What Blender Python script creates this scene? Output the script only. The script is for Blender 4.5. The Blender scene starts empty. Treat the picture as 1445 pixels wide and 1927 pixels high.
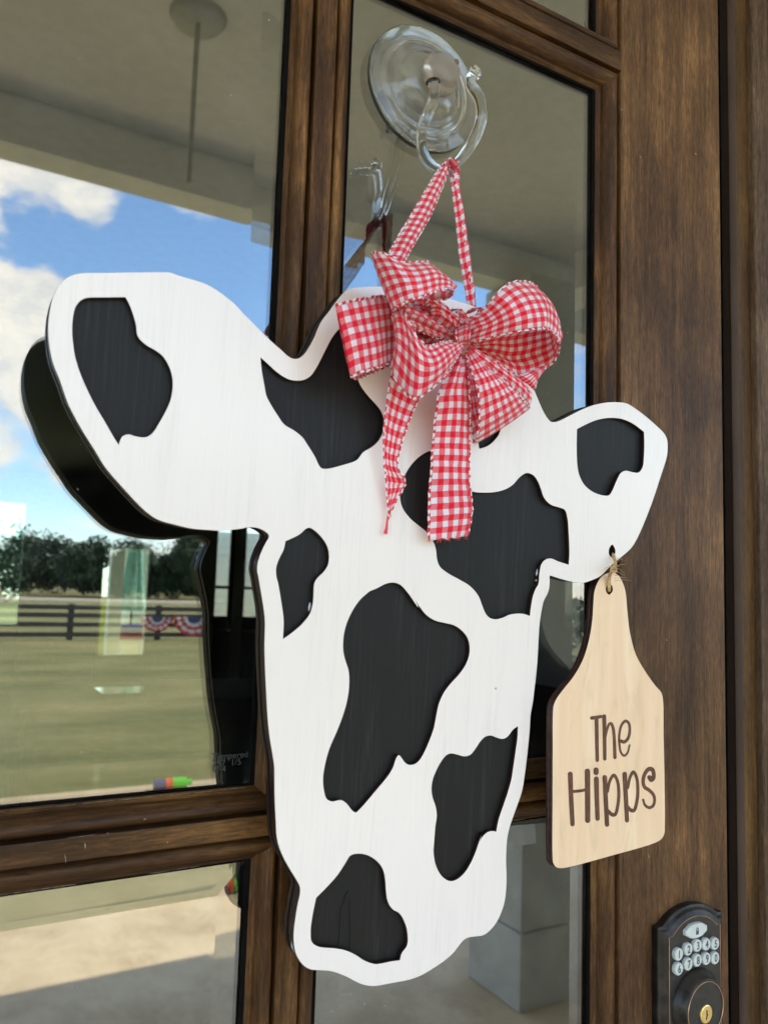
import bpy, bmesh, math, random
from mathutils import Vector, Matrix, noise as mnoise
random.seed(7)
C = bpy.context.scene.collection
sc = bpy.context.scene
PI = math.pi

# ------------------------------------------------------------------ camera
CZ = 1.45                  # camera height above the porch floor
D = 0.45                   # camera distance from the door glass (glass front = plane y 0)
FPX = 1491.3               # focal length in photo pixels
AX = ((0.86670982, 0.07780303, 0.4927076),
      (-0.49777638, 0.07126755, 0.86437238),
      (0.03213673, -0.99441823, 0.1004968))   # world x, y, z axes in camera coords (right, down, forward)
cam = bpy.data.cameras.new('camera'); co = bpy.data.objects.new('camera', cam); C.objects.link(co)
right = Vector((AX[0][0], AX[1][0], AX[2][0])); up = -Vector((AX[0][1], AX[1][1], AX[2][1])); back = -Vector((AX[0][2], AX[1][2], AX[2][2]))
M = Matrix.Identity(4)
for i in range(3):
    M[i][0] = right[i]; M[i][1] = up[i]; M[i][2] = back[i]
M.translation = Vector((0, -D, CZ))
co.matrix_world = M
cam.sensor_fit = 'VERTICAL'; cam.sensor_height = 36; cam.sensor_width = 27; cam.lens = 36 * FPX / 1927
cam.clip_start = 0.01; cam.clip_end = 2000
sc.camera = co
cam.dof.use_dof = True; cam.dof.focus_distance = .55; cam.dof.aperture_fstop = 27.86 / 2.2

# ------------------------------------------------------------------ render / exposure
sc.render.engine = 'CYCLES'
sc.view_settings.view_transform = 'Standard'; sc.view_settings.look = 'None'
sc.view_settings.gamma = 1; sc.view_settings.exposure = 2.07
cy = sc.cycles
cy.use_denoising = True
cy.max_bounces = 14; cy.transmission_bounces = 12; cy.glossy_bounces = 6; cy.diffuse_bounces = 4; cy.transparent_max_bounces = 12
cy.caustics_reflective = False; cy.caustics_refractive = True; cy.sample_clamp_indirect = 12

SUN_EL = math.radians(60); SUN_AZ = math.radians(21)      # azimuth: angle of the sun from +x towards +y
sd = Vector((math.cos(SUN_EL) * math.cos(SUN_AZ), math.cos(SUN_EL) * math.sin(SUN_AZ), math.sin(SUN_EL)))

# ------------------------------------------------------------------ node helpers
class N:
    def __init__(s, nt): s.nt = nt; s.n = nt.nodes; s.l = nt.links
    def new(s, t, **k):
        x = s.n.new(t)
        for a, b in k.items(): setattr(x, a, b)
        return x
    def link(s, a, b): s.l.new(a, b)
    def put(s, sock, v):
        if isinstance(v, bpy.types.NodeSocket): s.l.new(v, sock)
        else: sock.default_value = v
    def math(s, op, a, b=None, c=None, clamp=False):
        x = s.new('ShaderNodeMath', operation=op); x.use_clamp = clamp
        s.put(x.inputs[0], a)
        if b is not None: s.put(x.inputs[1], b)
        if c is not None: s.put(x.inputs[2], c)
        return x.outputs[0]
    def mix(s, f, a, b, blend='MIX'):
        x = s.new('ShaderNodeMix', data_type='RGBA', blend_type=blend)
        s.put(x.inputs[0], f); s.put(x.inputs[6], a if isinstance(a, bpy.types.NodeSocket) else (*a, 1)[:4])
        s.put(x.inputs[7], b if isinstance(b, bpy.types.NodeSocket) else (*b, 1)[:4])
        return x.outputs[2]
    def ramp(s, f, pts, interp='LINEAR'):
        x = s.new('ShaderNodeValToRGB'); s.put(x.inputs[0], f); r = x.color_ramp; r.interpolation = interp
        while len(r.elements) < len(pts): r.elements.new(0.5)
        for e, (p, c) in zip(r.elements, pts):
            e.position = p; e.color = (*c, 1) if len(c) == 3 else c
        return x.outputs[0]
    def noise(s, vec, scale=5, detail=4, rough=.55, dist=0):
        x = s.new('ShaderNodeTexNoise'); s.put(x.inputs['Vector'], vec)
        x.inputs['Scale'].default_value = scale; x.inputs['Detail'].default_value = detail
        x.inputs['Roughness'].default_value = rough; x.inputs['Distortion'].default_value = dist
        return x.outputs[0]
    def scale(s, vec, v, off=(0, 0, 0), rot=(0, 0, 0)):
        x = s.new('ShaderNodeMapping'); s.put(x.inputs[0], vec); x.inputs['Scale'].default_value = v
        x.inputs['Location'].default_value = off; x.inputs['Rotation'].default_value = rot
        return x.outputs[0]
    def smooth(s, v, a, b):
        x = s.new('ShaderNodeMapRange', interpolation_type='SMOOTHSTEP'); s.put(x.inputs[0], v)
        x.inputs[1].default_value = a; x.inputs[2].default_value = b
        return x.outputs[0]

# ------------------------------------------------------------------ world: Nishita sky with clouds
w = bpy.data.worlds.new('World'); sc.world = w; w.use_nodes = True
g = N(w.node_tree); g.n.clear()
sky = g.new('ShaderNodeTexSky', sky_type='NISHITA'); sky.sun_disc = False
sky.sun_elevation = SUN_EL; sky.sun_rotation = math.atan2(sd.x, sd.y)
sky.air_density = 1.0; sky.dust_density = 0.2; sky.ozone_density = 4.0
tc = g.new('ShaderNodeTexCoord').outputs['Generated']
cn = g.noise(g.scale(tc, (2.6, 2.6, 5.2), (3.1, .7, 0)), 2.2, 7, .58, .15)
# cloud banks standing over the paddock: (x, y, z direction, radius, weight)
banks = [(.03, -1, .470, .06, .40), (.09, -1, .462, .05, .40), (.15, -1, .462, .045, .50), (.26, -1, .482, .05, .50), (.08, -1, .410, .07, -.75), (.21, -1, .40, .11, -.85), (.36, -1, .40, .12, -.85), (.60, -1, .44, .14, -.6),
         (.03, -1, .345, .09, .60), (.12, -1, .335, .06, .55), (.07, -1, .27, .08, .42), (.05, -1, .20, .05, -.20), (.12, -1, .21, .06, .50), (.04, -1, .15, .05, .45), (.16, -1, .14, .06, .45), (.36, -1, .28, .10, .45)]
tot = cn
for bx_, by_, bz_, r_, w_ in banks:
    v = Vector((bx_, by_, bz_)).normalized()
    dp = g.new('ShaderNodeVectorMath', operation='DOT_PRODUCT'); g.link(tc, dp.inputs[0]); dp.inputs[1].default_value = v
    k = g.smooth(dp.outputs['Value'], math.cos(r_), 1.0)
    tot = g.math('ADD', tot, g.math('MULTIPLY', k, w_ * .55))
fine = g.noise(g.scale(tc, (1, 1, 1.7), (2, 5, 1)), 19, 8, .62, .2)
tot = g.math('ADD', tot, g.math('MULTIPLY', g.math('SUBTRACT', fine, .5), .75))
mask = g.smooth(tot, .40, .70)
shade = g.smooth(g.noise(g.scale(tc, (3, 3, 6), (7, 2, 1)), 4.2, 8, .66), .38, .60)
ccol = g.mix(shade, (4.4, 4.4, 4.45), (5.8, 5.5, 5.1))
skyc = g.mix(1.0, sky.outputs[0], (1.0, 1.08, 1.12), 'MULTIPLY')
mixc = g.mix(g.math('MULTIPLY', mask, .93), skyc, ccol)
bg = g.new('ShaderNodeBackground'); g.link(mixc, bg.inputs[0]); bg.inputs[1].default_value = 0.15
out = g.new('ShaderNodeOutputWorld'); g.link(bg.outputs[0], out.inputs[0])

# ------------------------------------------------------------------ sun
sl = bpy.data.lights.new('sun', 'SUN'); sl.energy = 2.8; sl.angle = math.radians(.55); sl.color = (1, .91, .78)
so = bpy.data.objects.new('sun', sl); C.objects.link(so)
so.rotation_euler = (-sd).to_track_quat('-Z', 'Y').to_euler(); so.location = (3, -3, 9)

# ------------------------------------------------------------------ pixel helpers (photo measurements -> metres on a stated plane)
def ray(px, py):
    d = (px - 722.5, py - 963.5, FPX)
    v = [sum(d[i] * AX[k][i] for i in range(3)) for k in range(3)]
    return v[0] / v[1], v[2] / v[1]
def P(px, py, d=0.0):
    """point on the plane standing d metres in front of the door glass"""
    u, w_ = ray(px, py); t = D - d
    return Vector((u * t, -d, CZ + w_ * t))
FACE, TILT = 0.056, 0.05      # cow face plane: distance from the glass at camera height, and its lean
def PF(px, py, h=0.0):
    """point h metres in front of the leaning cow face"""
    u, w_ = ray(px, py); t = (D - FACE - h) / (1 + TILT * w_)
    return Vector((u * t, -D + t, CZ + w_ * t))

# ------------------------------------------------------------------ object helpers
def link(o, parent=None):
    C.objects.link(o)
    if parent is not None: o.parent = parent
    return o
def thing(name, label, cat, loc=(0, 0, 0), group=None):
    o = bpy.data.objects.new(name, None); o.empty_display_size = .05; link(o)
    o.location = loc; o['label'] = label; o['category'] = cat
    if group: o['group'] = group
    return o
def tag(o, label, cat, group=None):
    o['label'] = label; o['category'] = cat
    if group: o['group'] = group
    return o
def kind(o, k): o['kind'] = k; return o
def mobj(name, verts, faces, mat, parent=None, smooth=False, uvs=None, mats=None, fmat=None):
    """mesh object; coordinates are world coordinates, parented keeping them in place"""
    me = bpy.data.meshes.new(name)
    off = world_loc(parent)
    me.from_pydata([Vector(v) - off for v in verts], [], faces)
    for m in (mats or [mat]): me.materials.append(m)
    if fmat:
        for p, i in zip(me.polygons, fmat): p.material_index = i
    if smooth:
        for p in me.polygons: p.use_smooth = True
    if uvs:
        uvl = me.uv_layers.new(name='UVMap')
        for li, lp in enumerate(me.loops): uvl.data[li].uv = uvs[lp.vertex_index]
    me.update()
    return link(bpy.data.objects.new(name, me), parent)
def world_loc(o):
    v = Vector((0, 0, 0))
    while o is not None:
        v += o.location; o = o.parent
    return v
def bm_obj(name, bm, mat, parent=None, smooth=False, loc=None, mats=None):
    me = bpy.data.meshes.new(name)
    if loc is None: bmesh.ops.translate(bm, verts=bm.verts, vec=-world_loc(parent))
    bm.to_mesh(me); bm.free()
    for m in (mats or [mat]): me.materials.append(m)
    if smooth:
        for p in me.polygons: p.use_smooth = True
    return link(bpy.data.objects.new(name, me), parent)
def add_box(bm, a, b, bev=0.0):
    x0, y0, z0 = [min(a[i], b[i]) for i in range(3)]; x1, y1, z1 = [max(a[i], b[i]) for i in range(3)]
    r = bmesh.ops.create_cube(bm, size=1)
    vs = r['verts']
    for v in vs:
        v.co = Vector((x0 if v.co.x < 0 else x1, y0 if v.co.y < 0 else y1, z0 if v.co.z < 0 else z1))
    if bev > 0:
        es = list({e for v in vs for e in v.link_edges})
        bmesh.ops.bevel(bm, geom=es, offset=bev, segments=2, affect='EDGES', profile=.6)
def box(name, a, b, mat, parent=None, bev=0.0):
    bm = bmesh.new(); add_box(bm, a, b, bev); return bm_obj(name, bm, mat, parent)
def catmull(pts, n=6, closed=False):
    """pts: tuples, last item may be 'c' for a sharp corner"""
    P_ = []
    for q in pts:
        c = q[-1] == 'c'
        P_.append((tuple(q[:-1]) if c else tuple(q), c))
    L = len(P_); out_ = []
    rng = range(L) if closed else range(L - 1)
    for i in rng:
        p1, c1 = P_[i]; p2, c2 = P_[(i + 1) % L]
        p0 = P_[(i - 1) % L][0] if (closed or i > 0) else p1
        p3 = P_[(i + 2) % L][0] if (closed or i + 2 < L) else p2
        if c1: p0 = p1
        if c2: p3 = p2
        d01 = max(math.dist(p0, p1), 1e-9) ** .5; d12 = max(math.dist(p1, p2), 1e-9) ** .5; d23 = max(math.dist(p2, p3), 1e-9) ** .5
        for k in range(n):
            t = k / n; r = []
            for a, b, c, d in zip(p0, p1, p2, p3):
                m1 = (c - b); m2 = (c - b)
                if math.dist(p0, p1) > 1e-9: m1 = d12 * ((b - a) / d01 - (c - a) / (d01 + d12) + (c - b) / d12)
                if math.dist(p2, p3) > 1e-9: m2 = d12 * ((c - b) / d12 - (d - b) / (d12 + d23) + (d - c) / d23)
                h = ((2 * t**3 - 3 * t**2 + 1) * b + (t**3 - 2 * t**2 + t) * m1 + (-2 * t**3 + 3 * t**2) * c + (t**3 - t**2) * m2)
                r.append(h)
            out_.append(tuple(r))
    if not closed: out_.append(P_[-1][0])
    return out_
def tube(bm, pts, rad, seg=8, closed=False):
    pts = [Vector(p) for p in pts]; n = len(pts)
    rr = rad if isinstance(rad, (list, tuple)) else [rad] * n
    rings = []; prev = None
    for i, p in enumerate(pts):
        if closed: t = (pts[(i + 1) % n] - pts[i - 1])
        else: t = pts[min(i + 1, n - 1)] - pts[max(i - 1, 0)]
        t = t.normalized() if t.length > 1e-12 else Vector((0, 0, 1))
        if prev is None:
            a = t.cross(Vector((0, 1, 0)))
            if a.length < .1: a = t.cross(Vector((1, 0, 0)))
        else: a = prev - t * prev.dot(t)
        a.normalize(); b = t.cross(a); prev = a
        rings.append([bm.verts.new(p + (a * math.cos(2 * PI * k / seg) + b * math.sin(2 * PI * k / seg)) * rr[i]) for k in range(seg)])
    m = n if closed else n - 1
    for i in range(m):
        A = rings[i]; B = rings[(i + 1) % n]
        for k in range(seg): bm.faces.new((A[k], A[(k + 1) % seg], B[(k + 1) % seg], B[k]))
    if not closed:
        bm.faces.new(rings[0][::-1]); bm.faces.new(rings[-1])
def lathe(bm, prof, center, seg=48):
    """revolve (radius, out) about the axis through center pointing to -y"""
    rings = []
    for r, h in prof:
        if r < 1e-6: rings.append([bm.verts.new(center + Vector((0, -h, 0)))])
        else: rings.append([bm.verts.new(center + Vector((r * math.cos(2 * PI * k / seg), -h, r * math.sin(2 * PI * k / seg)))) for k in range(seg)])
    for A, B in zip(rings, rings[1:]):
        for k in range(seg):
            q = (k + 1) % seg
            if len(A) == 1 and len(B) == 1: continue
            if len(A) == 1: bm.faces.new((A[0], B[q], B[k]))
            elif len(B) == 1: bm.faces.new((A[k], A[q], B[0]))
            else: bm.faces.new((A[k], A[q], B[q], B[k]))

# ------------------------------------------------------------------ materials
def mat(name):
    m = bpy.data.materials.new(name); m.use_nodes = True
    g = N(m.node_tree); g.n.clear()
    o = g.new('ShaderNodeOutputMaterial'); b = g.new('ShaderNodeBsdfPrincipled'); g.link(b.outputs[0], o.inputs[0])
    g.b = b; g.o = o; g.pos = g.new('ShaderNodeNewGeometry').outputs['Position']
    return m, g
def setb(g, **k):
    names = dict(col='Base Color', rough='Roughness', metal='Metallic', spec='Specular IOR Level', coat='Coat Weight', coatr='Coat Roughness', ior='IOR', trans='Transmission Weight')
    for a, v in k.items():
        if a == 'col' and not isinstance(v, bpy.types.NodeSocket): v = (*v, 1)
        g.put(g.b.inputs[names[a]], v)
def bump(g, h, s=.2, d=.001):
    x = g.new('ShaderNodeBump'); x.inputs['Strength'].default_value = s; x.inputs['Distance'].default_value = d
    g.link(h, x.inputs['Height']); g.link(x.outputs[0], g.b.inputs['Normal'])
def plain(name, col, rough=.5, var=.08, vs=20, **k):
    m, g = mat(name)
    n = g.noise(g.pos, vs, 5)
    c = g.mix(g.smooth(n, .3, .7), tuple(x * (1 - var) for x in col), tuple(min(1, x * (1 + var)) for x in col))
    setb(g, col=c, rough=rough, **k); return m

def wood(name, axis, dark, mid, light, seed=0, rough=.42, grain=1.0, patch=1.0):
    m, g = mat(name)
    s = [70 * grain] * 3; s[axis] = 3.6
    v = g.scale(g.pos, tuple(s), (seed * 1.7, seed * .6, seed * 2.3))
    fine = g.noise(v, 5.2, 8, .68, .3)
    s2 = [13] * 3; s2[axis] = 1.4
    mid_n = g.noise(g.scale(g.pos, tuple(s2), (seed, 3 + seed, seed * 2)), 3.2 * patch, 6, .6, .6)
    big = g.noise(g.scale(g.pos, (1, 1, 1), (seed, 1, 2)), 9, 4, .6)
    blot = g.math('ADD', g.math('MULTIPLY', mid_n, .62), g.math('MULTIPLY', big, .38))
    sh = tuple(.60 * a + .40 * b for a, b in zip(dark, mid))
    c = g.ramp(blot, [(.36, sh), (.49, mid), (.56, tuple(.75 * a + .25 * b for a, b in zip(mid, light))), (.68, light)])
    fm = g.ramp(fine, [(.28, (.42, .40, .38)), (.45, (.86, .85, .84)), (.58, (1.05, 1.05, 1.05)), (.75, (1.45, 1.42, 1.36))])
    c = g.mix(1.0, c, fm, 'MULTIPLY')
    s3 = [330] * 3; s3[axis] = 38
    flk = g.noise(g.scale(g.pos, tuple(s3), (seed * 2, 5, seed)), 2.6, 6, .72, .25)
    c = g.mix(1.0, c, g.ramp(flk, [(.30, (.38, .36, .34)), (.44, (.82, .81, .80)), (.54, (1.06, 1.06, 1.06)), (.70, (1.75, 1.68, 1.55))]), 'MULTIPLY')
    pores = g.noise(g.scale(g.pos, tuple((260 if i != axis else 17) for i in range(3))), 2.2, 3, .6)
    c = g.mix(g.math('MULTIPLY', g.smooth(pores, .56, .72), .35), c, dark)
    # dust specks and tiny chips of bare wood
    vo = g.new('ShaderNodeTexVoronoi'); g.put(vo.inputs['Vector'], g.scale(g.pos, (1, 1, .45))); vo.inputs['Scale'].default_value = 38
    chips = g.math('MULTIPLY', g.math('LESS_THAN', vo.outputs['Distance'], .024), g.smooth(big, .55, .62))
    c = g.mix(g.math('MULTIPLY', chips, .6), c, (.62, .45, .26))
    setb(g, col=c, rough=g.math('ADD', rough - .02, g.math('MULTIPLY', fine, .22)), spec=.2)
    bump(g, g.math('ADD', g.math('MULTIPLY', fine, .6), g.math('MULTIPLY', pores, -.5)), .35, .0004)
    return m
DK, MD, LT = (.014, .0062, .0026), (.096, .0455, .0180), (.265, .135, .052)
wood_v = wood('door_wood_vertical', 2, DK, MD, LT, 0)
wood_m = wood('mullion_wood', 2, (.012, .005, .0018), (.072, .031, .0100), (.25, .120, .040), 5, .40, .8, 1.6)
wood_h = wood('door_wood_horizontal', 0, (.010, .0042, .0017), (.066, .030, .0105), (.23, .112, .036), 2, .36)
wood_j = wood('jamb_wood', 2, (.022, .013, .008), (.095, .055, .032), (.19, .12, .072), 3, .38)
wood_o = wood('jamb_stop_wood', 2, (.012, .005, .0014), (.085, .040, .0095), (.17, .085, .022), 4, .46)

def paint(name, base, streak, amt, rough, stain=False, spec=.5):
    m, g = mat(name)
    v = g.scale(g.pos, (260, 60, 7), (1, 2, 3))
    a = g.noise(v, 2.1, 7, .7, .2)
    b = g.noise(g.scale(g.pos, (34, 20, 4), (4, 1, 0)), 1.4, 4, .6, .4)
    f = g.math('MULTIPLY', g.smooth(a, .44, .74), g.smooth(b, .36, .66))
    c = g.mix(g.math('MULTIPLY', f, amt), base, streak)
    if stain:
        sp = g.new('ShaderNodeTexVoronoi'); g.put(sp.inputs['Vector'], g.pos); sp.inputs['Scale'].default_value = 30
        c = g.mix(g.math('MULTIPLY', g.math('LESS_THAN', sp.outputs['Distance'], .022), .7), c, (.15, .12, .1))
        sm = g.smooth(g.noise(g.scale(g.pos, (1, 1, .6), (9, 1, 2)), 11, 5, .6), .60, .78)
        c = g.mix(g.math('MULTIPLY', sm, .18), c, (.50, .50, .49))
    setb(g, col=c, rough=g.math('ADD', rough, g.math('MULTIPLY', a, .12)), spec=spec)
    bump(g, a, .25, .0002)
    return m
white_paint = paint('white_painted_plywood', (.84, .757, .715), (.58, .53, .50), .45, .20, True, .7)
black_paint = paint('black_painted_plywood', (.0105, .0102, .0100), (.040, .0395, .039), .65, .44, False, .22)
def ply_edge():
    m, g = mat('laser_cut_plywood_edge')
    n = g.noise(g.scale(g.pos, (90, 90, 90)), 3, 4)
    c = g.mix(n, (.006, .003, .003), (.040, .013, .010)); setb(g, col=c, rough=.42, spec=.4)
    bump(g, n, .4, .0005); return m
edge_mat = ply_edge()
birch, g = mat('birch_plywood')
v = g.scale(g.pos, (60, 30, 5), (2, 2, 2)); a = g.noise(v, 1.1, 4, .5, .5); b = g.noise(g.scale(g.pos, (22, 22, 7), (3, 0, 1)), 2.5, 5, .6, 1.2)
c = g.mix(g.smooth(a, .35, .7), (.84, .585, .37), (.90, .67, .455)); c = g.mix(g.math('MULTIPLY', g.smooth(b, .48, .7), .55), c, (.70, .49, .28))
setb(g, col=c, rough=.5, spec=.35); bump(g, a, .2, .0002)
engraved, g = mat('burnt_engraving')
a = g.noise(g.scale(g.pos, (400, 100, 90)), 2, 4); setb(g, col=g.mix(g.smooth(a, .35, .7), (.070, .022, .008), (.165, .062, .024)), rough=.6)
edge_brown = plain('tag_edge_burnt_brown', (.035, .014, .010), .45, .5, 300)

def gingham(name, sat=1.0):
    m, g = mat(name)
    uv = g.new('ShaderNodeUVMap').outputs[0]
    sp = g.new('ShaderNodeSeparateXYZ'); g.link(uv, sp.inputs[0])
    u, v = sp.outputs[0], sp.outputs[1]
    fu = g.math('FRACT', u); fv = g.math('FRACT', g.math('ADD', v, .32))
    wob = g.math('MULTIPLY', g.math('SUBTRACT', g.noise(uv, 3, 2), .5), .05)
    su = g.math('LESS_THAN', g.math('ADD', fu, wob), .5); sv = g.math('LESS_THAN', g.math('ADD', fv, wob), .5)
    both = g.math('MULTIPLY', su, sv); any_ = g.math('MAXIMUM', su, sv); pink = g.math('SUBTRACT', any_, both)
    tw = g.math('LESS_THAN', g.math('FRACT', g.math('MULTIPLY', g.math('ADD', u, v), 7.0)), .5)
    red = (.93, .010, .048); wh = (.97, .90, .97)
    pk = g.mix(g.math('ADD', .12, g.math('MULTIPLY', tw, .26)), red, wh)
    c = g.mix(pink, wh, pk); c = g.mix(both, c, red)
    # woven selvage with red and white whip stitches
    dv = g.math('MINIMUM', v, g.math('SUBTRACT', 5.9, v))
    se = g.math('LESS_THAN', dv, .17)
    st = g.math('LESS_THAN', g.math('FRACT', g.math('ADD', g.math('MULTIPLY', u, 1.6), g.math('MULTIPLY', dv, .8))), .52)
    c = g.mix(se, c, g.mix(st, (.9, .87, .9), (.72, .03, .05)))
    th = g.noise(g.scale(uv, (60, 60, 1)), 1, 2)
    c = g.mix(g.math('MULTIPLY', th, .05), c, (.55, .06, .1))
    setb(g, col=c, rough=.62, spec=.25); g.b.inputs['Sheen Weight'].default_value = .25
    bump(g, g.math('ADD', th, g.math('MULTIPLY', se, .5)), .3, .0003)
    tr = g.new('ShaderNodeBsdfTranslucent'); g.link(c, tr.inputs[0])
    mx = g.new('ShaderNodeMixShader'); mx.inputs[0].default_value = .34
    g.link(g.b.outputs[0], mx.inputs[1]); g.link(tr.outputs[0], mx.inputs[2]); g.link(mx.outputs[0], g.o.inputs[0])
    return m
ging = gingham('red_white_gingham')
stitch, g = mat('whip_stitched_wire_edge')
uv = g.new('ShaderNodeUVMap').outputs[0]; sp = g.new('ShaderNodeSeparateXYZ'); g.link(uv, sp.inputs[0])
st = g.math('LESS_THAN', g.math('FRACT', sp.outputs[0]), .5); setb(g, col=g.mix(st, (.86, .82, .86), (.72, .04, .06)), rough=.5)

def glass(name, ior=1.52, tint=(.96, .985, .97), rough=0.0, dust=False):
    m, g = mat(name)
    setb(g, col=tint, rough=rough, ior=ior, trans=1.0)
    if dust:
        vo = g.new('ShaderNodeTexVoronoi'); g.put(vo.inputs['Vector'], g.pos); vo.inputs['Scale'].default_value = 55
        big = g.noise(g.pos, 7, 3)
        sp = g.math('MULTIPLY', g.math('LESS_THAN', vo.outputs['Distance'], .028), g.smooth(big, .5, .6))
        film = g.math('MULTIPLY', g.smooth(g.noise(g.scale(g.pos, (1, 1, .5)), 13, 6, .7), .5, .8), .012)
        df = g.new('ShaderNodeBsdfDiffuse'); df.inputs[0].default_value = (.8, .8, .76, 1)
        mx = g.new('ShaderNodeMixShader'); g.link(g.math('ADD', g.math('MULTIPLY', sp, .35), film), mx.inputs[0])
        g.link(g.b.outputs[0], mx.inputs[1]); g.link(df.outputs[0], mx.inputs[2]); g.link(mx.outputs[0], g.o.inputs[0])
    return m
door_glass, g = mat('coated_door_glass')
g.n.remove(g.b)
geo = g.new('ShaderNodeNewGeometry'); bfc = geo.outputs['Backfacing']
ior_ = g.math('ADD', g.math('MULTIPLY', bfc, 1 / 2.45 - 2.45), 2.45)
fre = g.new('ShaderNodeFresnel'); g.link(ior_, fre.inputs[0])
rf = g.new('ShaderNodeBsdfRefraction'); rf.inputs['IOR'].default_value = 1.5; rf.inputs['Roughness'].default_value = 0; rf.inputs[0].default_value = (.86, .90, .87, 1)
gl = g.new('ShaderNodeBsdfGlossy'); gl.inputs['Roughness'].default_value = 0; gl.inputs[0].default_value = (1, .985, .95, 1)
mx = g.new('ShaderNodeMixShader'); g.link(fre.outputs[0], mx.inputs[0]); g.link(rf.outputs[0], mx.inputs[1]); g.link(gl.outputs[0], mx.inputs[2])
vo = g.new('ShaderNodeTexVoronoi'); g.put(vo.inputs['Vector'], g.pos); vo.inputs['Scale'].default_value = 75
big = g.noise(g.pos, 7, 3); wn = g.noise(g.scale(g.pos, (1, 1, .5)), 13, 6, .7)
spk = g.math('MULTIPLY', g.math('LESS_THAN', vo.outputs['Distance'], .04), g.smooth(big, .48, .58))
film = g.math('MULTIPLY', g.smooth(wn, .42, .75), .022)
df = g.new('ShaderNodeBsdfDiffuse'); df.inputs[0].default_value = (.8, .8, .76, 1)
m2 = g.new('ShaderNodeMixShader'); g.link(g.math('ADD', g.math('MULTIPLY', spk, .35), film), m2.inputs[0])
g.link(mx.outputs[0], m2.inputs[1]); g.link(df.outputs[0], m2.inputs[2]); g.link(m2.outputs[0], g.o.inputs[0])
clear_pl = glass('clear_plastic', 1.46, (.95, .94, .91), .02)
cup_pl = glass('suction_cup_vinyl', 1.45, (.93, .92, .89), .015)
g = N(cup_pl.node_tree); bb = [x for x in g.n if x.type == 'BSDF_PRINCIPLED'][0]; oo = [x for x in g.n if x.type == 'OUTPUT_MATERIAL'][0]
df = g.new('ShaderNodeBsdfDiffuse'); nn = g.noise(g.new('ShaderNodeNewGeometry').outputs['Position'], 60, 5); df.inputs[0].default_value = (.62, .60, .54, 1)
mx = g.new('ShaderNodeMixShader'); g.link(g.math('ADD', .10, g.math('MULTIPLY', g.smooth(nn, .4, .7), .16)), mx.inputs[0]); g.link(bb.outputs[0], mx.inputs[1]); g.link(df.outputs[0], mx.inputs[2]); g.link(mx.outputs[0], oo.inputs[0])
knob_pl = glass('smoky_plastic_knob', 1.33, (.84, .78, .72), .22)
g = N(knob_pl.node_tree); bb = [x for x in g.n if x.type == 'BSDF_PRINCIPLED'][0]; oo = [x for x in g.n if x.type == 'OUTPUT_MATERIAL'][0]
df = g.new('ShaderNodeBsdfDiffuse'); df.inputs[0].default_value = (.46, .39, .33, 1)
mx = g.new('ShaderNodeMixShader'); mx.inputs[0].default_value = .34; g.link(bb.outputs[0], mx.inputs[1]); g.link(df.outputs[0], mx.inputs[2]); g.link(mx.outputs[0], oo.inputs[0])
clear_win, g = mat('clear_window_glass')
g.n.remove(g.b); tp = g.new('ShaderNodeBsdfTransparent'); tp.inputs[0].default_value = (.90, .95, .92, 1); gl = g.new('ShaderNodeBsdfGlossy'); gl.inputs['Roughness'].default_value = .03
mx = g.new('ShaderNodeMixShader'); mx.inputs[0].default_value = .06; g.link(tp.outputs[0], mx.inputs[1]); g.link(gl.outputs[0], mx.inputs[2]); g.link(mx.outputs[0], g.o.inputs[0])
thin, g = mat('tinted_window_glass')
g.n.remove(g.b); lw = g.new('ShaderNodeFresnel'); lw.inputs[0].default_value = 1.5
tp = g.new('ShaderNodeBsdfTransparent'); tp.inputs[0].default_value = (.80, .88, .84, 1); gl = g.new('ShaderNodeBsdfGlossy'); gl.inputs['Roughness'].default_value = .02
mx = g.new('ShaderNodeMixShader'); g.link(lw.outputs[0], mx.inputs[0]); g.link(tp.outputs[0], mx.inputs[1]); g.link(gl.outputs[0], mx.inputs[2]); g.link(mx.outputs[0], g.o.inputs[0])

gasket_shade_m = plain('black_gasket_and_gap_shade', (.005, .0045, .004), .9, .4, 60, spec=.08)
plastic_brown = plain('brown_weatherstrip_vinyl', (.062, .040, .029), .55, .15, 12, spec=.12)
bronze, g = mat('oil_rubbed_bronze')
n = g.noise(g.pos, 90, 5); setb(g, col=g.mix(g.smooth(n, .4, .7), (.016, .014, .013), (.040, .034, .030)), rough=g.math('ADD', .28, g.math('MULTIPLY', n, .2)), metal=.55, spec=.5)
bump(g, n, .2, .0002)
copper = plain('worn_copper_edge', (.55, .32, .22), .35, .2, 100, metal=.9)
brass = plain('brass_key_cylinder', (.86, .62, .24), .30, .1, 90, metal=.85)
button_m = plain('pale_rubber_button', (.54, .57, .54), .40, .06, 120)
digit_m = plain('dark_printed_digit', (.06, .07, .09), .6, .1)
dark_slot = plain('keyway_shadow', (.01, .008, .006), .7, .1)
jute = plain('jute_fibre', (.48, .32, .16), .8, .3, 400)
glue = plain('dried_glue_bead', (.55, .55, .60), .12, .1, 60, spec=.7)
cream_m = plain('cream_post_paint', (.78, .74, .64), .6, .05, 3)
white_trim = plain('white_trim_paint', (.86, .84, .79), .5, .07, 5)
ceil_m = plain('porch_ceiling_paint', (.82, .79, .74), .6, .06, 2)
col_m = plain('weathered_column_paint', (.50, .49, .445), .6, .14, 7)
siding_m = plain('white_siding', (.72, .73, .70), .6, .05, 4)
concrete, g = mat('porch_concrete')
a = g.noise(g.pos, 3.2, 7, .65, .4); b = g.noise(g.pos, 40, 5, .6); vo = g.noise(g.scale(g.pos, (1, 1, 1), (4, 4, 0)), 1.2, 3)
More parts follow.
